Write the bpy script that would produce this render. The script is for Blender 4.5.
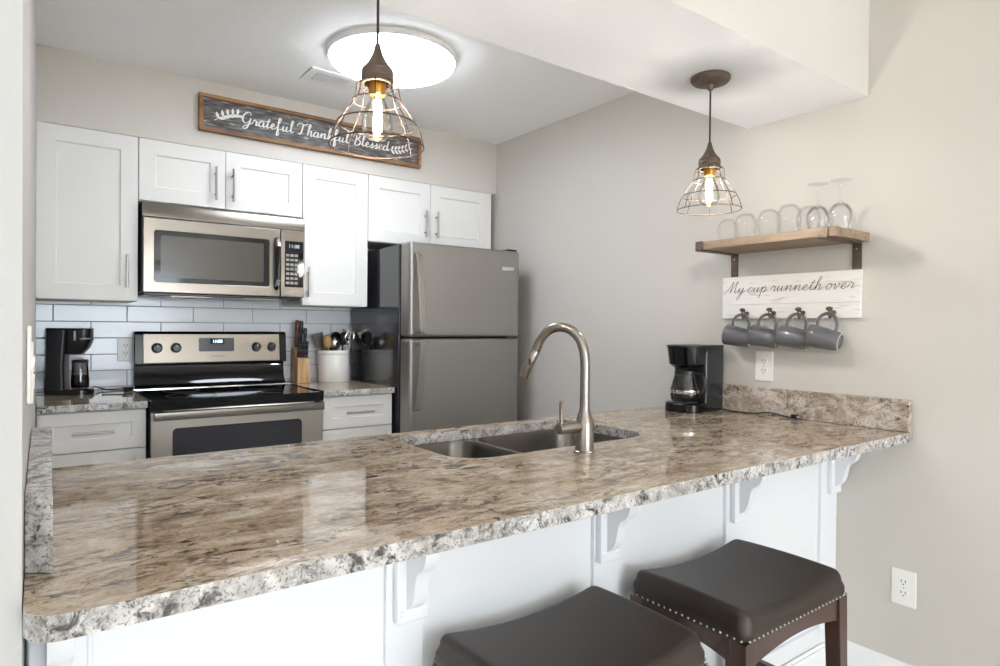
import bpy, bmesh, math, random
from mathutils import Vector, Matrix
from mathutils.geometry import tessellate_polygon
PI = math.pi
random.seed(7)
for o in list(bpy.data.objects): bpy.data.objects.remove(o)
sc = bpy.context.scene
C = sc.collection

# ------------------------------------------------------------------ camera, world, light, exposure
cam_d = bpy.data.cameras.new('camera'); cam = bpy.data.objects.new('camera', cam_d); C.objects.link(cam)
cam_d.sensor_width = 36.0; cam_d.lens = 22.89; cam_d.clip_start = 0.02
yaw, pit, rol = math.radians(36.49), math.radians(-0.576), math.radians(0.535)
fw = Vector((math.sin(yaw)*math.cos(pit), math.cos(yaw)*math.cos(pit), math.sin(pit)))
rt = Vector((math.cos(yaw), -math.sin(yaw), 0)); up = rt.cross(fw)
rt2 = math.cos(rol)*rt + math.sin(rol)*up; up2 = -math.sin(rol)*rt + math.cos(rol)*up
cam.matrix_world = Matrix(((rt2.x, up2.x, -fw.x, 0), (rt2.y, up2.y, -fw.y, 0), (rt2.z, up2.z, -fw.z, 1.244), (0, 0, 0, 1)))
sc.camera = cam
w = bpy.data.worlds.new('world'); sc.world = w; w.use_nodes = True
w.node_tree.nodes['Background'].inputs[0].default_value = (0.80, 0.90, 1.0, 1)
w.node_tree.nodes['Background'].inputs[1].default_value = 0.3
sc.view_settings.view_transform = 'Standard'; sc.view_settings.look = 'None'
sc.view_settings.gamma = 1.0; sc.view_settings.use_curve_mapping = False
sc.view_settings.exposure = 1.50
sc.cycles.use_denoising = True
sc.cycles.max_bounces = 18; sc.cycles.diffuse_bounces = 14; sc.cycles.glossy_bounces = 6
sc.cycles.transparent_max_bounces = 24; sc.cycles.transmission_bounces = 8
sc.cycles.sample_clamp_indirect = 12.0
sc.cycles.caustics_reflective = False; sc.cycles.caustics_refractive = False

def area_light(name, loc, target, sx, sy, power, col, spread=PI):
    l = bpy.data.lights.new(name, 'AREA'); l.shape = 'RECTANGLE'; l.size = sx; l.size_y = sy
    l.energy = power; l.color = col; l.spread = spread
    o = bpy.data.objects.new(name, l); C.objects.link(o); o.location = loc
    o.rotation_euler = (Vector(target)-Vector(loc)).to_track_quat('-Z', 'Y').to_euler()
    return o
# daylight entering through the living room windows behind the camera and on its left
area_light('window_daylight', (0.6, -7.15, 1.25), (0.9, 0, 1.1), 3.6, 2.1, 89, (0.80, 0.90, 1.0))
area_light('window_daylight', (-3.15, -1.4, 1.45), (0, -1.4, 1.4), 2.4, 1.9, 5, (0.86, 0.93, 1.0))
# sun added to bounce light off the unseen floor onto soffit and ceiling
sl = bpy.data.lights.new('bounce_sun', 'SUN'); sl.energy = 12; sl.color = (1.0, 0.98, 0.95); sl.angle = 0.02
so = bpy.data.objects.new('bounce_sun', sl); C.objects.link(so); so.rotation_euler = Vector((0.10, 0.80, -0.58)).to_track_quat('-Z', 'Y').to_euler()

# ------------------------------------------------------------------ helpers
def lin(c):
    if isinstance(c, str):
        c = [int(c[i:i+2], 16)/255 for i in (1, 3, 5)]
    return tuple((v/12.92 if v <= 0.04045 else ((v+0.055)/1.055)**2.4) for v in c)+(1,)

MATS = {}
def mat(name, col='#808080', rough=0.5, metal=0.0, bump=0.0, bscale=200, var=0.0, vscale=8, spec=0.5, emit=None, estr=0, coat=0, aniso=None, stretch=None):
    if name in MATS: return MATS[name]
    m = bpy.data.materials.new(name); m.use_nodes = True; nt = m.node_tree; N = nt.nodes; L = nt.links
    b = N['Principled BSDF']
    b.inputs['Base Color'].default_value = lin(col); b.inputs['Roughness'].default_value = rough
    b.inputs['Metallic'].default_value = metal; b.inputs['Specular IOR Level'].default_value = spec
    if coat: b.inputs['Coat Weight'].default_value = coat; b.inputs['Coat Roughness'].default_value = 0.05
    if emit: b.inputs['Emission Color'].default_value = lin(emit); b.inputs['Emission Strength'].default_value = estr
    tc = N.new('ShaderNodeTexCoord'); mp = N.new('ShaderNodeMapping'); L.new(tc.outputs['Object'], mp.inputs[0])
    if stretch: mp.inputs['Scale'].default_value = stretch
    if var:
        n = N.new('ShaderNodeTexNoise'); n.inputs['Scale'].default_value = vscale; n.inputs['Detail'].default_value = 5
        L.new(mp.outputs[0], n.inputs['Vector'])
        hs = N.new('ShaderNodeHueSaturation'); hs.inputs['Color'].default_value = lin(col)
        mr = N.new('ShaderNodeMapRange'); mr.inputs['To Min'].default_value = 1-var; mr.inputs['To Max'].default_value = 1+var
        mr.inputs['From Min'].default_value = 0.3; mr.inputs['From Max'].default_value = 0.7
        L.new(n.outputs['Fac'], mr.inputs['Value']); L.new(mr.outputs[0], hs.inputs['Value'])
        L.new(hs.outputs[0], b.inputs['Base Color'])
    if bump:
        n2 = N.new('ShaderNodeTexNoise'); n2.inputs['Scale'].default_value = bscale; n2.inputs['Detail'].default_value = 3
        L.new(mp.outputs[0], n2.inputs['Vector'])
        bp = N.new('ShaderNodeBump'); bp.inputs['Strength'].default_value = bump; bp.inputs['Distance'].default_value = 0.002
        L.new(n2.outputs['Fac'], bp.inputs['Height']); L.new(bp.outputs[0], b.inputs['Normal'])
    MATS[name] = m
    return m

def glass(name, tint=(1, 1, 1), refl=1.0, dens=0.0, rough=0.02):
    """thin clear pane or vessel wall: straight-through light plus a fresnel reflection"""
    if name in MATS: return MATS[name]
    m = bpy.data.materials.new(name); m.use_nodes = True; nt = m.node_tree; N = nt.nodes; L = nt.links
    N.remove(N['Principled BSDF']); out = N['Material Output']
    tr = N.new('ShaderNodeBsdfTransparent'); tr.inputs[0].default_value = (*tint, 1)
    gl = N.new('ShaderNodeBsdfGlossy'); gl.inputs['Roughness'].default_value = rough
    lw = N.new('ShaderNodeLayerWeight'); lw.inputs[0].default_value = 0.25
    mt = N.new('ShaderNodeMath'); mt.operation = 'MULTIPLY_ADD'; mt.inputs[1].default_value = refl; mt.inputs[2].default_value = dens
    L.new(lw.outputs['Fresnel'], mt.inputs[0])
    mx = N.new('ShaderNodeMixShader'); L.new(mt.outputs[0], mx.inputs[0]); L.new(tr.outputs[0], mx.inputs[1]); L.new(gl.outputs[0], mx.inputs[2])
    L.new(mx.outputs[0], out.inputs[0]); MATS[name] = m
    return m

def ramp(N, pts, interp='LINEAR'):
    r = N.new('ShaderNodeValToRGB'); r.color_ramp.interpolation = interp
    el = r.color_ramp.elements
    while len(el) > 1: el.remove(el[0])
    el[0].position, el[0].color = pts[0][0], pts[0][1]
    for p, c in pts[1:]:
        e = el.new(p); e.color = c
    return r

def granite(name, base, darkcol, darkamt, speck, lightcol, stretch=(1, 1, 1), rough=0.04, veins=0.5, fine=150):
    if name in MATS: return MATS[name]
    m = bpy.data.materials.new(name); m.use_nodes = True; nt = m.node_tree; N = nt.nodes; L = nt.links
    b = N['Principled BSDF']; b.inputs['Roughness'].default_value = rough; b.inputs['Specular IOR Level'].default_value = 0.5
    tc = N.new('ShaderNodeTexCoord'); mp = N.new('ShaderNodeMapping'); mp.inputs['Scale'].default_value = stretch
    mp.inputs['Rotation'].default_value = (0, 0, 0.12)
    L.new(tc.outputs['Object'], mp.inputs[0])
    def noise(scale, detail, dist=0.0, r=0.55, src=mp):
        n = N.new('ShaderNodeTexNoise'); n.inputs['Scale'].default_value = scale; n.inputs['Detail'].default_value = detail
        n.inputs['Distortion'].default_value = dist; n.inputs['Roughness'].default_value = r
        L.new(src.outputs[0], n.inputs['Vector']); return n
    def mix(fac, a, bb, mode='MIX'):
        x = N.new('ShaderNodeMix'); x.data_type = 'RGBA'; x.blend_type = mode
        if isinstance(fac, float): x.inputs[0].default_value = fac
        else: L.new(fac, x.inputs[0])
        for i, v in ((6, a), (7, bb)):
            if isinstance(v, tuple): x.inputs[i].default_value = v
            else: L.new(v, x.inputs[i])
        return x.outputs[2]
    a = noise(4.0, 7, 1.6, 0.6)
    r1 = ramp(N, [(0.30, lin(base[0])), (0.45, lin(base[1])), (0.56, lin(base[2])), (0.70, lin(base[3]))]); L.new(a.outputs['Fac'], r1.inputs[0])
    d = noise(13.0, 9, 1.2, 0.72)
    r2 = ramp(N, [(0.56-darkamt*0.12, (0, 0, 0, 1)), (0.66-darkamt*0.10, (1, 1, 1, 1))]); L.new(d.outputs['Fac'], r2.inputs[0])
    gate = noise(3.0, 4, 0.8, 0.5)
    rg = ramp(N, [(0.40, (0.25, 0.25, 0.25, 1)), (0.60, (1, 1, 1, 1))]); L.new(gate.outputs['Fac'], rg.inputs[0])
    mm = N.new('ShaderNodeMath'); mm.operation = 'MULTIPLY'; L.new(r2.outputs[0], mm.inputs[0]); L.new(rg.outputs[0], mm.inputs[1])
    c1 = mix(mm.outputs[0], r1.outputs[0], lin(darkcol))
    l = noise(20.0, 6, 0.6, 0.65); r3 = ramp(N, [(0.56, (0, 0, 0, 1)), (0.68, (1, 1, 1, 1))]); L.new(l.outputs['Fac'], r3.inputs[0])
    lf = N.new('ShaderNodeMath'); lf.operation = 'MULTIPLY'; lf.inputs[1].default_value = veins; L.new(r3.outputs[0], lf.inputs[0])
    c2 = mix(lf.outputs[0], c1, lin(lightcol))
    s = noise(fine, 2, 0.0, 0.5, tc_obj(N, L, tc)); r4 = ramp(N, [(0.36, (0, 0, 0, 1)), (0.42, (1, 1, 1, 1))]); L.new(s.outputs['Fac'], r4.inputs[0])
    sub = N.new('ShaderNodeMath'); sub.operation = 'MULTIPLY_ADD'; sub.inputs[1].default_value = -speck; sub.inputs[2].default_value = speck; L.new(r4.outputs[0], sub.inputs[0])
    c3 = mix(sub.outputs[0], c2, lin(darkcol))
    L.new(c3, b.inputs['Base Color'])
    MATS[name] = m
    return m
def tc_obj(N, L, tc):
    mp = N.new('ShaderNodeMapping'); L.new(tc.outputs['Object'], mp.inputs[0]); return mp

def wood(name, c1, c2, axis='X', rough=0.45, scale=14, bump=0.1, coat=0):
    if name in MATS: return MATS[name]
    m = bpy.data.materials.new(name); m.use_nodes = True; nt = m.node_tree; N = nt.nodes; L = nt.links
    b = N['Principled BSDF']; b.inputs['Roughness'].default_value = rough
    if coat: b.inputs['Coat Weight'].default_value = coat
    tc = N.new('ShaderNodeTexCoord'); mp = N.new('ShaderNodeMapping'); L.new(tc.outputs['Object'], mp.inputs[0])
    s = [1, 1, 1]; s['XYZ'.index(axis)] = 0.12; mp.inputs['Scale'].default_value = s
    n = N.new('ShaderNodeTexNoise'); n.inputs['Scale'].default_value = scale*3; n.inputs['Detail'].default_value = 7; n.inputs['Distortion'].default_value = 0.8
    L.new(mp.outputs[0], n.inputs['Vector'])
    r = ramp(N, [(0.32, lin(c1)), (0.68, lin(c2))]); L.new(n.outputs['Fac'], r.inputs[0]); L.new(r.outputs[0], b.inputs['Base Color'])
    bp = N.new('ShaderNodeBump'); bp.inputs['Strength'].default_value = bump; bp.inputs['Distance'].default_value = 0.001
    L.new(n.outputs['Fac'], bp.inputs['Height']); L.new(bp.outputs[0], b.inputs['Normal'])
    MATS[name] = m
    return m

class MB:
    def __init__(s): s.v = []; s.f = []; s.mi = []; s.cur = 0
    def add(s, vs, fs):
        n = len(s.v); s.v += [tuple(p) for p in vs]; s.f += [tuple(i+n for i in f) for f in fs]; s.mi += [s.cur]*len(fs); return s
    def box(s, x0, y0, z0, x1, y1, z1):
        x0, x1 = sorted((x0, x1)); y0, y1 = sorted((y0, y1)); z0, z1 = sorted((z0, z1))
        vs = [(x, y, z) for z in (z0, z1) for y in (y0, y1) for x in (x0, x1)]
        return s.add(vs, [(0, 2, 3, 1), (4, 5, 7, 6), (0, 1, 5, 4), (2, 6, 7, 3), (0, 4, 6, 2), (1, 3, 7, 5)])
    def hexa(s, b, t):
        """b, t: four bottom and four top corners, counter-clockwise seen from above"""
        return s.add(list(b)+list(t), [(3, 2, 1, 0), (4, 5, 6, 7), (0, 1, 5, 4), (1, 2, 6, 5), (2, 3, 7, 6), (3, 0, 4, 7)])
    def lathe(s, prof, c=(0, 0, 0), n=32, axis='Z', close=True):
        vs = []; fs = []
        for r, z in prof:
            for k in range(n):
                a = 2*PI*k/n; x, y = r*math.cos(a), r*math.sin(a)
                p = {'Z': (x, y, z), 'Y': (x, -z, y), 'X': (z, x, y)}[axis]
                vs.append((p[0]+c[0], p[1]+c[1], p[2]+c[2]))
        m = len(prof)
        for i in range(m-1):
            for k in range(n):
                k2 = (k+1) % n
                fs.append((i*n+k, i*n+k2, (i+1)*n+k2, (i+1)*n+k))
        if close:
            if prof[0][0] > 1e-6: fs.append(tuple(reversed(range(n))))
            if prof[-1][0] > 1e-6: fs.append(tuple((m-1)*n+k for k in range(n)))
        return s.add(vs, fs)
    def tube(s, path, r, n=10, cyclic=False, flat=1.0):
        P = [Vector(p) for p in path]; m = len(P); rr = r if isinstance(r, (list, tuple)) else [r]*m
        T = []
        for i in range(m):
            a = P[(i-1) % m] if (cyclic or i > 0) else P[i]; b = P[(i+1) % m] if (cyclic or i < m-1) else P[i]
            T.append((b-a).normalized())
        ref = Vector((0, 0, 1)) if abs(T[0].z) < 0.9 else Vector((1, 0, 0))
        nrm = (ref-T[0]*ref.dot(T[0])).normalized(); vs = []
        for i in range(m):
            nrm = (nrm-T[i]*nrm.dot(T[i])).normalized(); bi = T[i].cross(nrm)
            for k in range(n):
                a = 2*PI*k/n; vs.append(P[i]+(nrm*math.cos(a)+bi*math.sin(a)*flat)*rr[i])
        fs = []
        for i in range(m if cyclic else m-1):
            j = (i+1) % m
            for k in range(n):
                k2 = (k+1) % n; fs.append((i*n+k, i*n+k2, j*n+k2, j*n+k))
        if not cyclic: fs += [tuple(reversed(range(n))), tuple((m-1)*n+k for k in range(n))]
        return s.add(vs, fs)
    def prism(s, pts, a, b, plane='XZ'):
        """closed outline pts in a plane, extruded from a to b along the remaining axis"""
        def P(u, v, t): return {'XZ': (u, t, v), 'YZ': (t, u, v), 'XY': (u, v, t)}[plane]
        n = len(pts); vs = [P(u, v, a) for u, v in pts]+[P(u, v, b) for u, v in pts]
        fs = [tuple(range(n)), tuple(reversed(range(n, 2*n)))]+[(i, i+n, (i+1) % n+n, (i+1) % n) for i in range(n)]
        return s.add(vs, fs)
    def sphere(s, c, r, n=12, sx=1, sy=1, sz=1):
        prof = [(max(1e-7, r*math.sin(PI*i/n)), -r*math.cos(PI*i/n)) for i in range(n+1)]
        m = MB().lathe(prof, (0, 0, 0), n*2); return s.add([(v[0]*sx+c[0], v[1]*sy+c[1], v[2]*sz+c[2]) for v in m.v], m.f)
    def build(s, name, mt, parent=None, bevel=0.0, seg=2, smooth=True, ang=35, mod=None):
        me = bpy.data.meshes.new(name); me.from_pydata(s.v, [], s.f)
        bm = bmesh.new(); bm.from_mesh(me)
        bmesh.ops.remove_doubles(bm, verts=bm.verts, dist=1e-6); bmesh.ops.recalc_face_normals(bm, faces=bm.faces)
        bm.to_mesh(me); bm.free()
        mts = mt if isinstance(mt, (list, tuple)) else [mt]
        for q in mts: me.materials.append(q)
        if len(mts) > 1 and len(me.polygons) == len(s.mi):
            for p, i in zip(me.polygons, s.mi): p.material_index = i
        if smooth:
            me.polygons.foreach_set('use_smooth', [True]*len(me.polygons)); me.set_sharp_from_angle(angle=math.radians(ang))
        o = bpy.data.objects.new(name, me); C.objects.link(o)
        if bevel:
            m = o.modifiers.new('bevel', 'BEVEL'); m.width = bevel; m.segments = seg; m.limit_method = 'ANGLE'; m.angle_limit = math.radians(40); m.harden_normals = True
        if parent: o.parent = parent
        return o

def thing(name, label, cat, loc=(0, 0, 0), rz=0, group=None):
    o = bpy.data.objects.new(name, None); C.objects.link(o); o.location = loc; o.rotation_euler = (0, 0, rz); o.empty_display_size = 0.05
    return tag(o, label, cat, group)
def tag(o, label, cat, group=None):
    o['label'] = label; o['category'] = cat
    if group: o['group'] = group
    return o
def struct(o): o['kind'] = 'structure'; return o
def copy_tree(o, parent=None):
    c = o.copy(); C.objects.link(c); c.parent = parent
    for ch in [x for x in bpy.data.objects if x.parent == o]: copy_tree(ch, c)
    return c
def text_mesh(txt, size, name, mt, parent, loc, rot, shear=0.0, ext=0.0004, align='CENTER'):
    cu = bpy.data.curves.new(name, 'FONT'); cu.body = txt; cu.size = size; cu.extrude = ext; cu.shear = shear; cu.align_x = align; cu.align_y = 'CENTER'
    tmp = bpy.data.objects.new(name+'_src', cu); C.objects.link(tmp)
    dg = bpy.context.evaluated_depsgraph_get(); me = bpy.data.meshes.new_from_object(tmp.evaluated_get(dg))
    bpy.data.objects.remove(tmp); me.materials.clear(); me.materials.append(mt)
    o = bpy.data.objects.new(name, me); C.objects.link(o); o.location = loc; o.rotation_euler = rot; o.parent = parent
    return o

# ------------------------------------------------------------------ handwriting (single-stroke script)
GL = {
 'a': (1.15, [[(.78,.80),(.5,1.0),(.15,.75),(.05,.3),(.28,.0),(.6,.25),(.82,.95),(.76,.3),(.88,.02),(1.15,.25)]]),
 'b': (1.0, [[(0,.25),(.3,1.1),(.55,2.0),(.38,2.25),(.22,1.8),(.2,.6),(.3,.05),(.62,.1),(.75,.55),(.6,.85),(.7,.7),(1.0,.75)]]),
 'c': (.9, [[(.72,.78),(.5,1.0),(.15,.7),(.08,.25),(.35,.0),(.9,.3)]]),
 'd': (1.2, [[(.75,.85),(.45,1.0),(.12,.65),(.08,.2),(.35,.0),(.65,.4),(.98,2.1),(.8,.6),(.85,.05),(1.2,.25)]]),
 'e': (.9, [[(0,.25),(.35,.45),(.6,.8),(.42,1.0),(.15,.7),(.12,.25),(.4,.0),(.9,.3)]]),
 'f': (.95, [[(0,.3),(.4,1.2),(.7,2.1),(.5,2.3),(.32,1.7),(.25,.2),(.15,-.8),(.3,-1.05),(.5,-.6),(.35,.05),(.95,.3)]]),
 'h': (1.15, [[(0,.25),(.35,1.2),(.6,2.05),(.42,2.25),(.28,1.7),(.15,.0)],[(.15,.0),(.35,.7),(.65,1.0),(.75,.7),(.68,.1),(.85,.02),(1.15,.3)]]),
 'k': (1.1, [[(0,.25),(.35,1.2),(.6,2.05),(.42,2.25),(.28,1.7),(.15,.0)],[(.15,.1),(.45,.8),(.72,1.0),(.7,.7),(.3,.5)],[(.32,.52),(.6,.2),(.75,.0),(1.1,.3)]]),
 'l': (.75, [[(0,.25),(.35,1.2),(.58,2.05),(.4,2.25),(.25,1.7),(.22,.4),(.38,.02),(.75,.3)]]),
 'n': (1.3, [[(0,.3),(.15,.85),(.25,.95),(.22,.0)],[(.22,.0),(.45,.75),(.75,1.0),(.85,.7),(.78,.15),(.95,.02),(1.3,.3)]]),
 'o': (1.0, [[(.6,.95),(.3,.95),(.08,.5),(.2,.05),(.55,.05),(.75,.5),(.6,.95),(.55,.8),(.75,.7),(1.0,.8)]]),
 'p': (1.15, [[(0,.3),(.25,1.0),(.2,.2),(.05,-1.1)],[(.1,-.2),(.3,.7),(.6,1.0),(.8,.6),(.6,.1),(.35,.1),(.6,.02),(1.15,.3)]]),
 'r': (.95, [[(0,.3),(.2,.95),(.28,1.1),(.42,.9),(.65,.88),(.6,.4),(.62,.05),(.95,.3)]]),
 's': (.85, [[(0,.25),(.3,.7),(.42,1.05),(.5,.6),(.45,.1),(.2,.0),(.12,.12),(.4,.05),(.85,.3)]]),
 't': (.8, [[(0,.25),(.3,1.0),(.5,1.75),(.3,.8),(.28,.15),(.42,.02),(.8,.3)],[(.0,1.25),(.7,1.35)]]),
 'u': (1.25, [[(0,.3),(.2,.95),(.15,.3),(.3,.0),(.6,.3),(.78,.95),(.72,.3),(.85,.02),(1.25,.3)]]),
 'v': (1.0, [[(0,.7),(.15,.95),(.25,.3),(.35,.0),(.6,.5),(.7,.98),(.62,.8),(1.0,.8)]]),
 'y': (1.15, [[(0,.3),(.2,.95),(.15,.3),(.35,.02),(.62,.35),(.8,.95),(.65,-.3),(.4,-1.2),(.15,-1.0),(.45,-.3),(1.15,.3)]]),
 'M': (2.0, [[(-.35,-.1),(.1,.5),(.55,1.5),(.75,2.15),(.72,1.0),(.65,.05)],[(.65,.05),(1.0,1.1),(1.5,2.2),(1.42,1.2),(1.45,.2),(1.6,.05),(1.95,.35)]]),
 'G': (1.75, [[(1.45,1.75),(1.2,2.25),(.7,2.1),(.25,1.4),(.25,.6),(.7,.2),(1.2,.6),(1.45,1.25),(1.2,.0),(.85,-.75),(.4,-.8),(.5,-.4),(1.1,.0),(1.75,.35)]]),
 'T': (1.65, [[(-.1,1.5),(.05,1.95),(.5,2.1),(1.1,1.95),(1.7,2.3)],[(.95,2.0),(.8,1.1),(.65,.3),(.35,.0),(.1,.15)]]),
 'B': (1.75, [[(.75,2.0),(.65,1.0),(.45,.05)],[(.05,1.5),(.3,2.05),(.9,2.35),(1.35,2.0),(1.1,1.45),(.7,1.2),(1.25,1.1),(1.5,.6),(1.15,.05),(.6,.0),(.35,.3)]]),
}
def smooth_path(pts, k=6):
    P = [Vector(p) for p in pts]
    if len(P) < 3: return P
    Q = [P[0]*2-P[1]]+P+[P[-1]*2-P[-2]]; out = []
    for i in range(1, len(Q)-2):
        a, b, c, d = Q[i-1:i+3]
        for j in range(k):
            t = j/k; out.append(0.5*((2*b)+(c-a)*t+(2*a-5*b+4*c-d)*t*t+(3*b-a-3*c+d)*t**3))
    out.append(P[-1]); return out
def write(mb, text, to3d, h, wid, gap=0.6, slant=0.18, xs=1.0, maxw=None, pen=0.5):
    """text as flat pen strokes; to3d(u,v)->point; h = x-height; fits into maxw"""
    tot = sum(gap if c == ' ' else GL[c][0] for c in text)
    if maxw: xs = maxw/(tot*h)
    x = 0.0
    for c in text:
        if c == ' ': x += gap; continue
        adv, strokes = GL[c]
        for st in strokes:
            pth = [(((x+p[0])*xs+slant*p[1])*h, p[1]*h) for p in smooth_path([(a, b) for a, b in st])]
            ribbon(mb, pth, to3d, wid, pen)
        x += adv
def ribbon(mb, pth, to3d, wid, pen=0.5):
    L_, R_ = [], []
    n = len(pth)
    for i, p in enumerate(pth):
        a = pth[max(0, i-1)]; b = pth[min(n-1, i+1)]
        d = Vector((b[0]-a[0], b[1]-a[1]))
        if d.length < 1e-9: d = Vector((1, 0))
        d.normalize(); nn = Vector((-d.y, d.x))
        k = wid*(1-pen+pen*max(0.0, -d.y))*0.5      # heavier on the way down, like a brush
        L_.append(to3d(p[0]+nn.x*k, p[1]+nn.y*k)); R_.append(to3d(p[0]-nn.x*k, p[1]-nn.y*k))
    mb.add(L_+R_, [(i, i+1, n+i+1, n+i) for i in range(n-1)])
def leaf(mb, u, v, ang, ln, to3d):
    pts = []
    for t in range(9):
        q = t/8; w_ = math.sin(PI*q)**0.8*ln*0.2
        pts.append((q*ln, w_))
    for t in range(7, 0, -1):
        q = t/8; pts.append((q*ln, -math.sin(PI*q)**0.8*ln*0.2))
    ca, sa = math.cos(ang), math.sin(ang)
    mb.add([to3d(u+a*ca-b*sa, v+a*sa+b*ca) for a, b in pts], [tuple(range(len(pts)))])

# ------------------------------------------------------------------ materials
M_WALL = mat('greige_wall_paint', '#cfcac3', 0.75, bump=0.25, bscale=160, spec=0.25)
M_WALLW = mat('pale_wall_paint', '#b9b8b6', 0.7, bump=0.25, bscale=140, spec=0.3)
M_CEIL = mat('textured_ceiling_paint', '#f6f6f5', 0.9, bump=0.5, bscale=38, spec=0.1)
M_SOFF = mat('toned_down_ceiling_paint', '#e9eaec', 0.9, bump=0.5, bscale=38, spec=0.1)  # darker copy of the ceiling paint, holding back strong light on the soffit
M_TRIM = mat('white_trim_paint', '#f0f0f0', 0.4)
M_CAB = mat('cabinet_paint', '#e2e0dc', 0.6, spec=0.25)
M_PANEL = mat('bar_panel_paint', '#e6e8eb', 0.4)
M_STEEL = mat('brushed_steel', '#867f76', 0.28, 1.0, bump=0.015, bscale=60, stretch=(1, 1, 60))
M_OVEN = mat('lightened_steel', '#b9b2a8', 0.36, 0.9, bump=0.04, bscale=60, stretch=(1, 1, 60))  # lighter copy of the steel, making up for the door's dark reflection
M_STEELV = mat('brushed_steel_upright', '#b0aba3', 0.34, 1.0, bump=0.04, bscale=60, stretch=(60, 1, 1))
M_FRIDGE = mat('fridge_steel', '#9a9691', 0.42, 0.85, bump=0.03, bscale=60, stretch=(1, 1, 60))
M_NICKEL = mat('brushed_nickel', '#a09890', 0.26, 1.0)
M_PULL = mat('satin_pull_metal', '#b7b3ac', 0.3, 1.0)
M_CHROME = mat('chrome', '#e4e2de', 0.08, 1.0)
M_BLK = mat('black_gloss', '#0b0b0d', 0.06, spec=0.45)
M_BLKM = mat('black_satin_plastic', '#17171a', 0.3)
M_BLKT = mat('black_textured_side', '#2a2a2d', 0.10, bump=0.02, bscale=300, spec=0.9)
M_DGREY = mat('dark_grey_plastic', '#3a3a3e', 0.3)
M_SOCKET = mat('socket_slots', '#4a4642', 0.6)
M_PLATE = mat('white_plate_plastic', '#f1efeb', 0.3)
M_BRONZE = mat('aged_bronze', '#695a4e', 0.5, 0.55, var=0.15, vscale=40)
M_WIRE = mat('bronze_wire', '#4d3f35', 0.5, 0.6)
M_BRASS = mat('brass', '#b98a3c', 0.3, 1.0)
M_TILE = mat('glazed_white_tile', '#eef1f6', 0.1, var=0.02, vscale=3)
M_GROUT = mat('grey_grout', '#a9abae', 0.8)
M_GTOP = granite('polished_granite', ['#86725f', '#a8947e', '#bcac98', '#cdc4b8'], '#45362c', 0.66, 0.32, '#cfc8be', (1.5, 3.0, 1.0), veins=0.5)
M_GEDGE = granite('daylit_granite_edge', ['#8d8783', '#b1aca8', '#c9c5c1', '#d8d5d2'], '#3f3b39', 0.75, 0.65, '#e0dedc', (3, 3, 3), 0.25, 0.6, 210)  # whiter than the granite top: front daylight put into the edge colour
M_GSPL = granite('granite_upstand', ['#8f7c6b', '#b5a595', '#cbc2b8', '#d8d3cd'], '#4b3c32', 0.6, 0.5, '#dcd8d4', (3, 2, 3), 0.12, 0.6, 170)
M_OAK = wood('knife_block_wood', '#b98e60', '#d9b68a', 'Z')
M_SHELFW = wood('shelf_wood', '#7d6b58', '#a28d75', 'Y', 0.6)
M_FRAMEW = wood('rustic_frame_wood', '#6b4a2e', '#a47c52', 'X', 0.6, 10, 0.4)
M_DARKW = wood('dark_stool_wood', '#2a1710', '#4a2c1e', 'Z', 0.28, 10, 0.05, coat=0.3)
M_DARKWX = wood('dark_stool_rail_wood', '#2a1710', '#4a2c1e', 'X', 0.28, 10, 0.05, coat=0.3)
M_LEATHER = mat('brown_leather', '#2e231c', 0.44, bump=0.2, bscale=420, var=0.08, vscale=10, spec=0.5)
M_MUG = mat('grey_glaze', '#616264', 0.15, spec=0.6, coat=0.4)
M_CROCK = mat('white_stoneware', '#eceae4', 0.12)
M_FLOOR = wood('plank_floor', '#dcdad6', '#ebeae8', 'Y', 0.35, 6, 0.1)
M_WGLASS = glass('clear_glass', (0.99, 0.99, 0.99), 0.42, 0.03)
M_BULBG = glass('amber_bulb_glass', (1.0, 0.975, 0.93), 0.8, 0.03)
M_CARAFE = glass('smoky_carafe_glass', (0.55, 0.53, 0.52), 0.9, 0.06)
M_GLOW = mat('warm_filament', '#ffe9c4', 0.5, emit='#fff8f4', estr=172)
M_DIFF = mat('ceiling_light_diffuser', '#fbf8f2', 0.5, emit='#eaf3ff', estr=8.4)
M_LED = mat('blue_clock_digits', '#9fd0ff', 0.4, emit='#a8d4ff', estr=2.5)
M_LEDG = mat('grey_clock_digits', '#8fa0a4', 0.4, emit='#9fb4b8', estr=0.35)
M_WHITEP = mat('white_paint_script', '#f1efea', 0.6)
M_BLACKP = mat('black_ink_script', '#1b1a1a', 0.6)

# ------------------------------------------------------------------ the room
XR = 2.455; YB = 3.71; ZC = 2.435
struct(MB().box(-3.2, -7.2, -0.1, XR+0.15, YB+0.15, 0).build('floor', M_FLOOR))
struct(MB().box(-0.2, 1.561, ZC, XR, YB+0.1, ZC+0.15).build('ceiling', M_CEIL))
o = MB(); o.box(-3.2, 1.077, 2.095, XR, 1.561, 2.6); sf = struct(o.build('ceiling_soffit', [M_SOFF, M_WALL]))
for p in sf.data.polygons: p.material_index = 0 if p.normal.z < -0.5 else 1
struct(MB().box(-3.2, -7.2, 2.47, XR, 1.077, 2.6).build('ceiling_living', M_CEIL))
struct(MB().box(XR, -7.2, 0, XR+0.15, YB+0.15, 2.6).build('wall_right', M_WALL))
struct(MB().box(-0.2, YB, 0, XR, YB+0.15, 2.6).build('wall_back', M_WALL))
struct(MB().box(0.0198, 3.377, 2.108, XR, YB, ZC).build('wall_above_cabinets', M_WALL))
m = MB(); m.hexa([(-3.2, 1.0, 0), (-0.0075, 1.0, 0), (0.0195, 3.2, 0), (-3.2, 3.2, 0)], [(-3.2, 1.0, 2.6), (-0.0075, 1.0, 2.6), (0.0195, 3.2, 2.6), (-3.2, 3.2, 2.6)])
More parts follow.
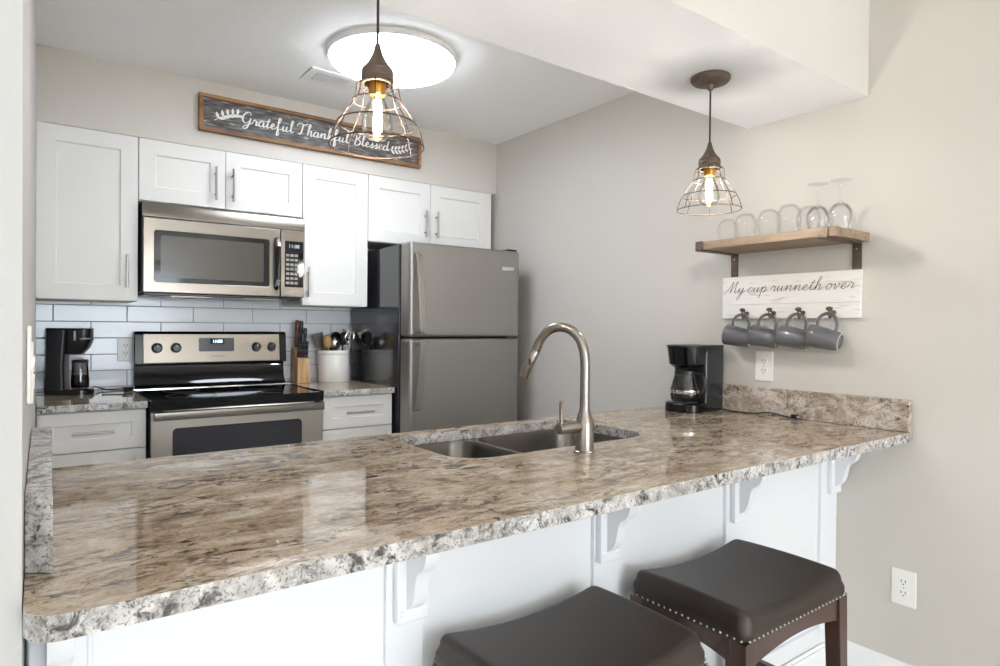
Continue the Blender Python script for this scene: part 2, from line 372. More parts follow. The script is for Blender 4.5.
m.box(-3.2, 3.2, 0, 0.0195, YB, 2.6)
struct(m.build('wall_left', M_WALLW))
# rear living-room wall and side wall, each with a window opening
m = MB(); y0, y1 = -7.2, -7.05
m.box(-3.2, y0, 0, -1.2, y1, 2.6); m.box(2.4, y0, 0, XR, y1, 2.6); m.box(-1.2, y0, 0, 2.4, y1, 0.2); m.box(-1.2, y0, 2.3, 2.4, y1, 2.6)
struct(m.build('wall_rear', M_WALL))
m = MB(); m.box(-3.2, -7.2, 0, -3.05, -2.6, 2.6); m.box(-3.2, -0.2, 0, -3.05, 1.0, 2.6); m.box(-3.2, -2.6, 0, -3.05, -0.2, 0.5); m.box(-3.2, -2.6, 2.4, -3.05, -0.2, 2.6)
struct(m.build('wall_living_left', M_WALL))
m = MB()
for x in (-1.2, 0.57, 2.34): m.box(x, -7.12, 0.2, x+0.06, -7.06, 2.3)
for z in (0.2, 2.24): m.box(-1.2, -7.115, z, 2.4, -7.065, z+0.06)
struct(m.build('window_1', M_TRIM))
m = MB()
for y in (-2.6, -1.43, -0.26): m.box(-3.12, y, 0.5, -3.06, y+0.06, 2.4)
for z in (0.5, 1.42, 2.34): m.box(-3.115, -2.6, z, -3.065, -0.2, z+0.06)
struct(m.build('window_2', M_TRIM))
def baseboard(name, a, b, n):
    """moulded skirting from a to b (xy), n = direction into the room"""
    prof = [(0, 0), (0.016, 0), (0.016, 0.055), (0.013, 0.062), (0.013, 0.070), (0.006, 0.080), (0.004, 0.086), (0, 0.086)]
    vs = []
    for p in (a, b): vs += [(p[0]+n[0]*d, p[1]+n[1]*d, z) for d, z in prof]
    k = len(prof); fs = [tuple(range(k)), tuple(reversed(range(k, 2*k)))]+[(i, (i+1) % k, (i+1) % k+k, i+k) for i in range(k)]
    return struct(MB().add(vs, fs).build(name, M_TRIM))
baseboard('baseboard_right', (XR, -7.0), (XR, 1.135), (-1, 0))
baseboard('baseboard_left', (-3.0, 1.0), (-0.02, 1.0), (0, -1))

# ------------------------------------------------------------------ tiled backsplash on the back wall
t = thing('tile_backsplash', 'glossy white subway tile backsplash behind the stove and coffee corner', 'backsplash', (0, 0, 0))
MB().box(0.0205, 3.702, 0.915, 1.60, YB-0.0006, 1.39).build('grout', M_GROUT, t)
m = MB(); tw, th, g = 0.3055, 0.0805, 0.0035
for r in range(-5, 2):
    z = 1.25+r*th; off = 0.089 if r % 2 == 0 else 0.241
    x = off-2*tw
    while x < 1.60:
        a, b = max(x+g/2, 0.0215), min(x+tw-g/2, 1.598); c, d = max(z+g/2, 0.916), min(z+th-g/2, 1.388)
        if b-a > 0.01 and d-c > 0.01: m.box(a, 3.695, c, b, 3.7025, d)
        x += tw
m.build('tile_face', M_TILE, t, bevel=0.0015)

# ------------------------------------------------------------------ cabinets
def pull(parent, x, y, z, ln, horiz=False, name='handle'):
    """bar pull on a front facing -y"""
    m = MB(); r = 0.006; h = ln/2; s = ln*0.31
    if horiz:
        m.tube([(x-h, y-0.032, z), (x+h, y-0.032, z)], r, 12)
        for d in (-s, s): m.tube([(x+d, y, z), (x+d, y-0.032, z)], 0.0045, 8)
    else:
        m.tube([(x, y-0.032, z-h), (x, y-0.032, z+h)], r, 12)
        for d in (-s, s): m.tube([(x, y, z+d), (x, y-0.032, z+d)], 0.0045, 8)
    return m.build(name, M_PULL, parent)
def shaker(parent, name, x0, x1, z0, z1, yf, fr=0.068, th=0.019, mt=None):
    """recessed-panel front: frame faces plus sunken middle; front face at yf"""
    m = MB(); yb = yf+th; yp = yf+0.008
    X = [x0, x0+fr, x1-fr, x1]; Z = [z0, z0+fr, z1-fr, z1]
    vs = [(X[i], yf, Z[j]) for j in range(4) for i in range(4)]
    fs = [(j*4+i, j*4+i+1, (j+1)*4+i+1, (j+1)*4+i) for j in range(3) for i in range(3) if not (i == 1 and j == 1)]
    n = len(vs); e = 0.004
    vs += [(X[1]+e, yp, Z[1]+e), (X[2]-e, yp, Z[1]+e), (X[2]-e, yp, Z[2]-e), (X[1]+e, yp, Z[2]-e)]
    fs += [(n, n+1, n+2, n+3)]
    inner = [5, 6, 10, 9]
    for k in range(4): fs.append((inner[k], inner[(k+1) % 4], n+(k+1) % 4, n+k))
    n2 = len(vs); vs += [(x0, yb, z0), (x1, yb, z0), (x1, yb, z1), (x0, yb, z1)]
    fs += [(n2+3, n2+2, n2+1, n2), (0, 1, 2, 3, n2+1, n2), (12, 13, 14, 15, n2+2, n2+3), (0, 4, 8, 12, n2+3, n2), (3, 7, 11, 15, n2+2, n2+1)]
    m.add(vs, fs)
    return m.build(name, mt or M_CAB, parent, smooth=False)
YD = 3.356
def wall_cabinet(label, x0, x1, z0, z1, doors, filler=None):
    t = thing('wall_cabinet', label, 'cabinet', ((x0+x1)/2, YB, z0)); ox, oy, oz = t.location
    MB().box(x0-ox, YD+0.021-oy, 0, x1-ox, -0.001 if z0 > 1.4 else -0.016, z1-oz).build('cabinet_body', M_CAB, t, bevel=0.001)
    for (a, b, hx, h0, h1) in doors:
        d = shaker(t, 'door', a-ox, b-ox, 0.003, z1-oz-0.004, YD-oy)
        pull(d, hx-ox, YD-oy, (h0+h1)/2-oz, h1-h0)
    if filler: MB().box(filler[0]-ox, YD+0.004-oy, 0.002, filler[1]-ox, YD+0.021-oy, z1-oz-0.002).build('filler_strip', M_CAB, t)
    return t
wall_cabinet('tall white wall cabinet above the small coffee maker at the left wall', 0.0200, 0.402, 1.345, 2.104, [(0.0215, 0.400, 0.355, 1.405, 1.555)])
wall_cabinet('short white two-door wall cabinet right above the microwave', 0.4025, 1.1665, 1.812, 2.104, [(0.4045, 0.779, 0.732, 1.85, 2.012), (0.7825, 1.1645, 0.812, 1.85, 2.012)])
wall_cabinet('tall white wall cabinet with one door between microwave and fridge', 1.1675, 1.543, 1.348, 2.104, [(1.1695, 1.541, 1.196, 1.392, 1.552)])
wall_cabinet('short white two-door wall cabinet over the fridge', 1.5435, 2.405, 1.722, 2.104, [(1.5455, 1.948, 1.912, 1.775, 1.935), (1.9515, 2.376, 1.988, 1.775, 1.935)], (2.378, 2.404))

YDB = 3.082
def base_cabinet(label, x0, x1, hx0, hx1):
    t = thing('base_cabinet', label, 'cabinet', ((x0+x1)/2, YB, 0)); ox, oy = t.location.x, t.location.y
    m = MB(); m.box(x0-ox, YDB+0.02-oy, 0.10, x1-ox, -0.002, 0.8835); m.box(x0-ox, YDB+0.09-oy, 0, x1-ox, -0.002, 0.10); m.build('cabinet_body', M_CAB, t)
    d = shaker(t, 'drawer', x0+0.004-ox, x1-0.004-ox, 0.719, 0.878, YDB-oy, 0.05)
    pull(d, (hx0+hx1)/2-ox, YDB-oy, 0.796, hx1-hx0, True)
    d = shaker(t, 'door', x0+0.004-ox, x1-0.004-ox, 0.115, 0.713, YDB-oy)
    pull(d, x1-0.05-ox, YDB-oy, 0.60, 0.15)
    return t
base_cabinet('white base cabinet with a drawer left of the stove', 0.0205, 0.403, 0.135, 0.283)
base_cabinet('white base cabinet with a drawer between stove and fridge', 1.178, 1.566, 1.297, 1.446)

def slab(name, outline, holes, z0, z1, mts, parent=None, bevel=0.003):
    bm = bmesh.new(); loops = []; allv = []
    for lp in [outline]+holes:
        vs = [bm.verts.new((x, y, z1)) for x, y in lp]; loops.append(vs); allv += vs
    low = {v: bm.verts.new((v.co.x, v.co.y, z0)) for v in allv}
    for tri in tessellate_polygon([[v.co.copy() for v in vs] for vs in loops]):
        a_, b_, c_ = (allv[k] for k in tri)
        if (b_.co-a_.co).cross(c_.co-a_.co).length < 1e-12: continue
        bm.faces.new((a_, b_, c_)); bm.faces.new((low[c_], low[b_], low[a_]))
    for vs in loops:
        for i in range(len(vs)):
            a, b = vs[i], vs[(i+1) % len(vs)]
            bm.faces.new([a, b, low[b], low[a]])
    bmesh.ops.recalc_face_normals(bm, faces=bm.faces)
    for f in bm.faces: f.material_index = 0 if f.normal.z > 0.5 else 1
    me = bpy.data.meshes.new(name); bm.to_mesh(me); bm.free()
    for q in mts: me.materials.append(q)
    o = bpy.data.objects.new(name, me); C.objects.link(o)
    md = o.modifiers.new('bevel', 'BEVEL'); md.width = bevel; md.segments = 2; md.limit_method = 'ANGLE'; md.angle_limit = math.radians(60)
    if parent: o.parent = parent
    return o
def rrect(x0, y0, x1, y1, r, n=8):
    rs = r if isinstance(r, (list, tuple)) else [r]*4; pts = []
    for (cx, cy, a0, rr) in ((x1-rs[0], y1-rs[0], 0, rs[0]), (x0+rs[1], y1-rs[1], 90, rs[1]), (x0+rs[2], y0+rs[2], 180, rs[2]), (x1-rs[3], y0+rs[3], 270, rs[3])):
        for k in range(n+1):
            a = math.radians(a0+90*k/n); pts.append((cx+rr*math.cos(a), cy+rr*math.sin(a)))
    return pts
tag(slab('countertop', [(0.0205, 3.066), (0.406, 3.066), (0.406, 3.693), (0.0205, 3.693)], [], 0.884, 0.914, [M_GTOP, M_GEDGE]), 'small granite worktop piece under the single-serve coffee maker, left of the stove', 'countertop')
tag(slab('countertop', [(1.176, 3.066), (1.572, 3.066), (1.572, 3.693), (1.176, 3.693)], [], 0.884, 0.914, [M_GTOP, M_GEDGE]), 'small granite worktop piece under the crock and knife block, beside the fridge', 'countertop')

# ------------------------------------------------------------------ breakfast bar
ZB = 0.892
t = thing('breakfast_bar', 'long polished brown granite breakfast bar with white panelled front', 'breakfast bar', (1.2, 1.45, 0)); BX, BY = 1.2, 1.45
front = [(-0.0060, 1.005), (-0.0060, 0.972)]
for k in range(9):
    a = PI+PI/2*k/8; front.append((0.038+0.044*math.cos(a), 0.970+0.044*math.sin(a)))
out = [(p[0]-BX, p[1]-BY) for p in front+[(2.452, 0.914), (2.452, 1.872), (0.004, 1.872)]]
HX0, HY0, HX1, HY1 = 0.908, 1.385, 1.660, 1.803
hole = [(p[0]-BX, p[1]-BY) for p in rrect(HX0, HY0, HX1, HY1, [0.07, 0.07, 0.11, 0.11])]
slab('countertop_slab', out, [hole], ZB-0.0325, ZB, [M_GTOP, M_GEDGE], t, 0.004)
MB().box(2.4285-BX, 0.917-BY, ZB+0.0005, 2.4535-BX, 1.87-BY, 1.003).build('side_upstand', M_GSPL, t, bevel=0.002)
m = MB(); m.hexa([(-0.0055-BX, 1.105-BY, ZB+.0005), (0.0265-BX, 1.085-BY, ZB+.0005), (0.041-BX, 1.80-BY, ZB+.0005), (0.004-BX, 1.80-BY, ZB+.0005)],
                 [(-0.0055-BX, 1.105-BY, 1.003), (0.0265-BX, 1.085-BY, 1.003), (0.041-BX, 1.80-BY, 1.003), (0.004-BX, 1.80-BY, 1.003)])
m.build('end_ledge', M_GEDGE, t, bevel=0.002)
MB().box(-0.004-BX, 1.178-BY, 0, 2.453-BX, 1.205-BY, ZB-0.033).build('front_panel', M_PANEL, t)
m = MB(); m.box(0.01-BX, 1.835-BY, 0.1, 2.45-BX, 1.855-BY, ZB-0.033); m.box(0.01-BX, 1.205-BY, 0, 0.03-BX, 1.835-BY, ZB-0.033); m.box(2.43-BX, 1.205-BY, 0, 2.45-BX, 1.835-BY, ZB-0.033)
m.build('cabinet_carcass', M_CAB, t)
for xa, xb in ((0.004, 0.080), (0.582, 0.668), (1.170, 1.256), (1.745, 1.831), (2.335, 2.453)):
    MB().box(xa-BX, 1.166-BY, 0.0, xb-BX, 1.178-BY, ZB-0.033).build('batten', M_PANEL, t, bevel=0.0015)
m = MB(); m.box(0.004-BX, 1.155-BY, 0, 2.438-BX, 1.166-BY, 0.075); m.box(0.004-BX, 1.159-BY, 0.075, 2.438-BX, 1.166-BY, 0.088); m.build('base_moulding', M_TRIM, t, bevel=0.002)
for xa, xb in ((0.080, 0.582), (0.668, 1.170), (1.256, 1.745), (1.831, 2.335)):
    MB().box(xa-BX, 1.166-BY, 0.088, xb-BX, 1.178-BY, 0.15).build('bottom_rail', M_PANEL, t, bevel=0.0015)

# sink set below the cut-out
t = thing('kitchen_sink', 'stainless undermount double bowl sink in the bar top', 'sink', ((HX0+HX1)/2, (HY0+HY1)/2, ZB-0.033)); sx, sy, sz = t.location
m = MB()
def bowl(m, x0, y0, x1, y1, r, dep):
    n = len(rrect(0, 0, 1, 1, 0.1)); rings = []
    for (ins, z) in ((0, 0), (0.004, -0.012), (0.012, -dep*0.85), (0.03, -dep*0.97), (0.06, -dep)):
        rings.append([(x, y, z) for x, y in rrect(x0+ins, y0+ins, x1-ins, y1-ins, max(0.02, r-ins*0.4))])
    vs = [p for q in rings for p in q]; fs = []
    for i in range(len(rings)-1):
        for k in range(n): fs.append((i*n+k, i*n+(k+1) % n, (i+1)*n+(k+1) % n, (i+1)*n+k))
    fs.append(tuple((len(rings)-1)*n+k for k in range(n))); m.add(vs, fs)
bx0, bx1, by0, by1 = HX0-0.006-sx, HX1+0.006-sx, HY0-0.006-sy, HY1+0.006-sy; dv0, dv1 = 1.195-sx, 1.213-sx
bowl(m, bx0, by0, dv0, by1, 0.075, 0.17); bowl(m, dv1, by0, bx1, by1, 0.075, 0.20)
m.build('bowl', mat('sink_steel', '#6f6b66', 0.26, 1.0), t, ang=50)
def rim(outl, holes):
    return slab('rim', outl, holes, -0.0015, 0.0, [M_NICKEL, M_NICKEL], t, 0.0004)
rim(rrect(bx0-0.012, by0-0.012, bx1+0.012, by1+0.012, 0.09), [rrect(bx0, by0, dv0, by1, 0.075), rrect(dv1, by0, bx1, by1, 0.075)])
for cx, dp in (((bx0+dv0)/2, 0.17), ((dv1+bx1)/2, 0.20)):
    MB().lathe([(0.001, -dp+0.001), (0.03, -dp+0.001), (0.036, -dp+0.003), (0.042, -dp+0.004), (0.043, -dp+0.001)], (cx, 0.02, 0), 24).build('drain', M_CHROME, t)

# corbels
def make_corbel():
    t = thing('corbel', 'x', 'bracket', (0, 1.1655, ZB-0.033)); H = 0.222
    m = MB(); m.box(-0.0375, -0.019, -H, 0.0375, 0, 0); m.build('back_plate', M_PANEL, t, bevel=0.004, seg=3)
    prof = [(-0.019, 0), (-0.165, 0), (-0.165, -0.018), (-0.157, -0.028), (-0.148, -0.040), (-0.142, -0.056), (-0.137, -0.074), (-0.128, -0.088), (-0.113, -0.098), (-0.098, -0.104),
            (-0.088, -0.112), (-0.081, -0.126), (-0.076, -0.144), (-0.070, -0.162), (-0.060, -0.177), (-0.046, -0.187), (-0.030, -0.193), (-0.019, -0.196)]
    prof = [(p[0]*0.68 if p[0] < -0.02 else p[0], p[1]) for p in prof]
    MB().prism(prof, -0.016, 0.016, 'YZ').build('scroll_bracket', M_PANEL, t, bevel=0.0015, ang=30)
    for dx in (-0.026, 0.026):
        MB().lathe([(0.001, 0.0215), (0.0045, 0.021), (0.0065, 0.019), (0.0065, 0.018)], (dx, 0, -H+0.022), 14, 'Y').build('screw_plug', M_PANEL, t)
    return t
CL = ['white corbel under the bar beside the left wall', 'white corbel left of the nearest stool, under the bar', 'white corbel between the two stools, under the bar',
      'white corbel right behind the far stool, under the bar', 'white corbel under the bar against the right wall']
cb = make_corbel()
for i, x in enumerate((0.0355, 0.634, 1.214, 1.802, 2.412)):
    c = cb if i == 0 else copy_tree(cb)
    c.location = (x, 1.1655, ZB-0.033); c['label'] = CL[i]; c['group'] = 'corbels under the bar overhang'

# ------------------------------------------------------------------ faucet
t = thing('kitchen_faucet', 'brushed nickel gooseneck faucet with pull-down head and side lever', 'faucet', (1.262, 1.300, ZB))
MB().lathe([(0.030, 0), (0.030, 0.004), (0.027, 0.006), (0.0265, 0.078), (0.0245, 0.088), (0.0195, 0.104), (0.0155, 0.118), (0.0142, 0.130), (0.014, 0.155)], (0, 0, 0), 28).build('body', M_NICKEL, t)
dx, dy = -0.36, 0.933
P = [(0, .15), (0, .20), (0, .245), (.004, .285), (.02, .322), (.05, .346), (.085, .352), (.118, .342), (.143, .318), (.158, .287)]
pp = smooth_path([(r*dx, r*dy, z) for r, z in P], 5)
MB().tube(pp, 0.0138, 16).build('gooseneck', M_NICKEL, t)
h0, h1 = Vector((.158*dx, .158*dy, .287)), Vector((.203*dx, .203*dy, .203))
m = MB(); m.tube([h0, h0.lerp(h1, .06), h0.lerp(h1, .07), h0.lerp(h1, .7), h1], [.0140, .0140, .0146, .0150, .0135], 18)
hd = m.build('spray_head', M_NICKEL, t)
c = h0.lerp(h1, .45)+Vector((-.010, -.010, 0)); MB().sphere(c, 0.006, 8, 0.7, 0.7, 2.0).build('spray_button', M_BLKM, hd)
m = MB(); m.tube([(0, 0, 0.072), (-0.085, 0.004, 0.072), (-0.095, 0.004, 0.072)], [0.0165, 0.0165, 0.0145], 18); hs = m.build('lever_hub', M_NICKEL, t)
MB().tube([(-0.084, 0.004, 0.08), (-0.086, 0.003, 0.12), (-0.088, 0.0, 0.149)], [0.0062, 0.0055, 0.006], 12).build('lever', M_NICKEL, hs)

# ------------------------------------------------------------------ stove
RX0, RX1 = 0.411, 1.171; rc = (RX0+RX1)/2
t = thing('stove', 'stainless steel electric range with black glass cooktop', 'stove', (rc, 3.36, 0)); oy = 3.36; W = (RX1-RX0)/2
m = MB(); m.box(-W+.003, 3.085-oy, 0.05, W-.003, 3.69-oy, 0.895); m.box(-W+.02, 3.12-oy, 0, W-.02, 3.66-oy, 0.05); m.build('oven_body', M_BLKM, t, bevel=0.003)
m = MB(); m.box(-W, 3.045-oy, 0.870, W, 3.09-oy, 0.914); m.box(-W, 3.045-oy, 0.8955, W, 3.60-oy, 0.914); ck = m.build('cooktop', M_BLK, t, bevel=0.004)
m = MB()
for cx, cy, r in ((-0.19, 3.20, .105), (0.19, 3.20, .085), (-0.19, 3.45, .08), (0.19, 3.45, .105)):
    m = MB(); m.tube([(cx+r*math.cos(a*PI/24), cy-oy+r*math.sin(a*PI/24), 0.9142) for a in range(48)], 0.0006, 6, True)
    m.build('burner_ring', mat('burner_mark_grey', '#4b4b4d', .4), ck)
m = MB()
for s in (-1, 1): m.box(s*(W-.004), 3.05-oy, 0.9135, s*W, 3.6-oy, 0.916)
m.box(-W, 3.58-oy, 0.9135, W, 3.585-oy, 0.917); m.build('cooktop_trim', M_CHROME, ck)
# backguard: sloping black riser, steel fascia, black end caps
m = MB(); m.prism([(3.60-oy, 0.914), (3.69-oy, 0.914), (3.69-oy, 1.035), (3.645-oy, 1.035), (3.635-oy, 0.96)], -W+.008, W-.008, 'YZ'); m.build('backguard_riser', M_BLK, t, bevel=0.003)
m = MB(); m.prism([(3.600-oy, 1.036), (3.69-oy, 1.036), (3.69-oy, 1.203), (3.628-oy, 1.203), (3.615-oy, 1.193)], -W+.004, W-.004, 'YZ'); bg = m.build('backguard', M_BLK, t, bevel=0.006, seg=3)
m = MB(); m.prism([(3.5955-oy, 1.045), (3.607-oy, 1.045), (3.621-oy, 1.190), (3.6095-oy, 1.190)], -W+.045, W-.045, 'YZ'); m.build('steel_fascia', M_STEEL, bg, bevel=0.0015)
fy = lambda z: 3.5955+(z-1.045)*0.0966-oy
m = MB(); m.prism([(p[0]*1+0.0, p[1]) for p in rrect(0.71-rc, 1.099, 0.884-rc, 1.170, 0.008)], fy(1.13)-0.0035, fy(1.13)+0.006, 'XZ'); dp = m.build('display', mat('display_dark', '#4b4a52', .15), bg)
MB().box(0.765-rc, fy(1.13)-0.0045, 1.137, 0.835-rc, fy(1.13)-0.003, 1.166).build('clock_window', M_BLK, dp)
text_mesh('11:08', 0.022, 'clock_digits', M_LED, dp, (0.80-rc, fy(1.13)-0.0052, 1.1515), (PI/2, 0, 0))
text_mesh('Whirlpool', 0.017, 'maker_mark', mat('mark_grey', '#5c5852', .4), bg, (0.80-rc, fy(1.075)-0.001, 1.075), (PI/2, 0, 0), 0.25)
kn = None
for kx in (0.515, 0.602, 1.000, 1.083):
    m = MB(); m.lathe([(0.024, 0), (0.0235, 0.006), (0.019, 0.009), (0.0185, 0.022), (0.0165, 0.025), (0.001, 0.025)], (0, 0, 0), 24, 'Y')
    m.box(-0.0045, -0.031, -0.018, 0.0045, -0.022, 0.018); k = m.build('burner_knob', M_DGREY, bg, bevel=0.001)
    k.location = (kx-rc, fy(1.12)+0.0005, 1.120)
    MB().lathe([(0.026, 0.0), (0.026, 0.003), (0.0245, 0.004), (0.0235, 0.0)], (0, 0, 0), 24, 'Y').build('knob_ring', M_CHROME, k)
    MB().box(-0.0012, -0.0318, 0.004, 0.0012, -0.0309, 0.017).build('pointer', M_PLATE, k)
# oven door
m = MB(); X = [-W+.004, -0.295, 0.295, W-.004]; Z = [0.255, 0.42, 0.795, 0.862]; yf = 3.045-oy
wx0, wx1, wz0, wz1 = 0.497-rc, 1.063-rc, 0.43, 0.790
dr = slab('oven_door', [(X[0], Z[0]), (X[3], Z[0]), (X[3], Z[3]), (X[0], Z[3])], [rrect(wx0, wz0, wx1, wz1, 0.02, 5)], -0.035, 0, [M_OVEN, M_OVEN], t, 0.004)
dr.rotation_euler = (PI/2, 0, 0); dr.location = (0, yf, 0)
def ovp(mb): return mb
m = MB(); m.prism(rrect(wx0-.002, wz0-.002, wx1+.002, wz1+.002, 0.02, 5), 0.004, 0.012, 'XZ'); wnd = m.build('oven_window', mat('oven_glass', '#34343a', 0.1, spec=0.7), None); wnd.parent = dr; wnd.rotation_euler = (-PI/2, 0, 0)
m = MB(); m.prism([(0.003, -0.013), (-0.004, -0.018), (-0.011, -0.016), (-0.013, 0), (-0.011, 0.016), (-0.004, 0.018), (0.003, 0.013)], -W+.012, W-.012, 'YZ')
hd = m.build('oven_handle', M_STEEL, t, ang=50); hd.location = (0, 3.016-oy, 0.848)
m = MB()
for s in (-1, 1): MB().box(s*(W-.03)-.012, 0.0, -0.010, s*(W-.03)+.012, 0.029, 0.010).build('handle_mount', M_STEEL, hd, bevel=0.002)
m = MB(); m.box(-W+.004, 3.05-oy, 0.06, W-.004, 3.084-oy, 0.245); m.build('storage_drawer', M_STEEL, t, bevel=0.004)
m = MB(); m.box(-W+.05, 3.043-oy, 0.8655, W-.05, 3.046-oy, 0.8695); m.build('vent_slot', M_CHROME, t)

# ------------------------------------------------------------------ microwave
t = thing('microwave', 'stainless over-the-range microwave with black glass window', 'microwave', (rc, 3.5, 1.376)); oy, oz = 3.5, 1.376; W = 0.378
m = MB(); m.box(-W, 3.345-oy, 0.012, W, YB-.01-oy, 0.43); m.box(-W+.01, 3.35-oy, 0, W-.01, YB-.02-oy, 0.012); m.build('case', M_BLKM, t, bevel=0.003)
m = MB(); m.prism([(3.323-oy, 1.7375-oz), (3.345-oy, 1.7375-oz), (3.345-oy, 1.8055-oz), (3.330-oy, 1.8055-oz), (3.324-oy, 1.795-oz)], -W, W, 'YZ'); m.build('top_vent_panel', M_STEEL, t, bevel=0.002)
dx0, dx1 = 0.417-rc, 1.040-rc; wx0, wx1, wz0, wz1 = 0.463-rc, 0.985-rc, 1.437-oz, 1.677-oz
dr = slab('door', [(dx0, 1.388-oz), (dx1, 1.388-oz), (dx1, 1.7345-oz), (dx0, 1.7345-oz)], [rrect(wx0, wz0, wx1, wz1, 0.012, 4)], -0.022, 0, [M_STEEL, M_STEEL], t, 0.003)
dr.rotation_euler = (PI/2, 0, 0); dr.location = (0, 3.322-oy, 0)
m = MB(); m.prism(rrect(wx0-.001, wz0-.001, wx1+.001, wz1+.001, 0.012, 4), 0.001, 0.012, 'XZ'); wf = m.build('window_frame', M_BLK, dr); wf.rotation_euler = (-PI/2, 0, 0)
m = MB(); m.prism(rrect(0.490-rc, 1.459-oz, 0.957-rc, 1.655-oz, 0.006, 4), 0.0, 0.0012, 'XZ'); ws = m.build('window_screen', mat('dim_mesh_screen', '#4a4640', .12, spec=0.5), wf)
pth = smooth_path([(0, 0.004, -0.125), (0, -0.028, -0.108), (0, -0.036, -0.05), (0, -0.038, 0), (0, -0.036, 0.05), (0, -0.028, 0.108), (0, 0.004, 0.125)], 5)
hn = MB().tube(pth, 0.0125, 16).build('door_handle', M_BLK, t); hn.location = (1.0215-rc, 3.322-oy, 1.557-oz)
for s in (-1, 1): MB().tube([(0, -0.0195, s*0.116), (0, -0.031, s*0.106), (0, -0.037, s*0.082)], [0.0135, 0.0138, 0.0135], 16).build('handle_cap', M_CHROME, hn)
m = MB(); m.box(1.0445-rc, 3.322-oy, 1.388-oz, W, 3.345-oy, 1.7345-oz); cp = m.build('control_panel', M_STEEL, t, bevel=0.003)
m = MB(); m.prism(rrect(1.064-rc, 1.440-oz, 1.160-rc, 1.679-oz, 0.004, 3), 3.3195-oy, 3.323-oy, 'XZ'); kp = m.build('keypad', M_BLK, cp)
for r in range(7):
    for c in range(3):
        b = MB().box(-0.0085, -0.001, -0.0065, 0.0085, 0.001, 0.0065).build('button', mat('button_grey', '#8f8d89', .5), kp) if (r, c) == (0, 0) else bb.copy()
        if (r, c) == (0, 0): bb = b
        else: C.objects.link(b)
        b.location = (1.078+c*0.022-rc, 3.3190-oy, 1.605-r*0.024-oz)
MB().lathe([(0.001, .002), (0.010, .002), (0.011, 0)], (1.146-rc, 3.3192-oy, 1.505-oz), 18, 'Y').build('start_button', mat('button_pale', '#c8c6c2', .4), kp)
text_mesh('11:08', 0.026, 'clock_digits', M_LEDG, kp, (1.110-rc, 3.3185-oy, 1.652-oz), (PI/2, 0, 0))
for a_, b_ in ((-0.25, -0.08), (0.08, 0.25)): MB().box(a_, 3.36-oy, -0.004, b_, 3.50-oy, 0.002).build('grease_filter', M_STEEL, t)


# ------------------------------------------------------------------ fridge
t = thing('refrigerator', 'grey stainless top-freezer refrigerator with black sides', 'refrigerator', (1.942, 3.35, 0)); ox, oy = 1.942, 3.35
m = MB(); m.box(-0.362, 3.045-oy, 0.03, 0.362, 3.665-oy, 1.676); m.build('cabinet_body', M_BLKT, t, bevel=0.006)
MB().box(-0.355, 3.030-oy, 0.06, 0.355, 3.048-oy, 1.675).build('door_gasket', mat('gasket_black', '#0a0a0a', .7), t)
def fdoor(name, z0, z1):
    m = MB(); m.box(-0.362, 2.925-oy, z0, 0.362, 3.032-oy, z1); return m.build(name, M_FRIDGE, t, bevel=0.018, seg=5)
d1 = fdoor('freezer_door', 1.186, 1.683); d2 = fdoor('fridge_door', 0.07, 1.178)
def fhandle(par, z_end, z_mid):
    ys = [(0.0, 0), (0.05, -.028), (0.25, -.042), (0.55, -.058), (0.85, -.068), (0.97, -.070), (1.0, -.062)]
    P = [(-0.322, 2.925-oy+d, z_end+(z_mid-z_end)*f) for f, d in ys]
    P.append((-0.322, 2.93-oy, z_mid+(z_end-z_mid)*0.0))
    path = smooth_path(P[:-1], 4)
    vs = []; fs = []; n = 0
    for p in path:
        for a, b in ((-0.0155, -0.006), (0.0155, -0.006), (0.0155, 0.006), (-0.0155, 0.006)): vs.append((p[0]+a, p[1]+b, p[2]))
        n += 1
    for i in range(n-1):
        for k in range(4): fs.append((i*4+k, i*4+(k+1) % 4, (i+1)*4+(k+1) % 4, (i+1)*4+k))
    fs += [(3, 2, 1, 0), tuple((n-1)*4+k for k in range(4))]
    m = MB().add(vs, fs); sg = 1 if z_end > z_mid else -1
    m.box(-0.334, 2.925-oy-0.066, z_mid, -0.310, 2.927-oy, z_mid+sg*0.022)
    return m.build('handle', M_STEELV, par, bevel=0.003, ang=60)
fhandle(d1, 1.625, 1.205); fhandle(d2, 0.80, 1.162)
MB().box(0.232, 2.9225-oy, 1.566, 0.318, 2.9262-oy, 1.588).build('badge', M_CHROME, d1, bevel=0.001)
m = MB(); m.box(0.29, 2.95-oy, 1.6835, 0.358, 3.04-oy, 1.695); m.build('hinge_cover', M_BLKM, t, bevel=0.003)
m = MB(); m.box(-0.35, 3.06-oy, 0.0, 0.35, 3.6-oy, 0.03); m.build('kick_grille', M_BLKM, t)

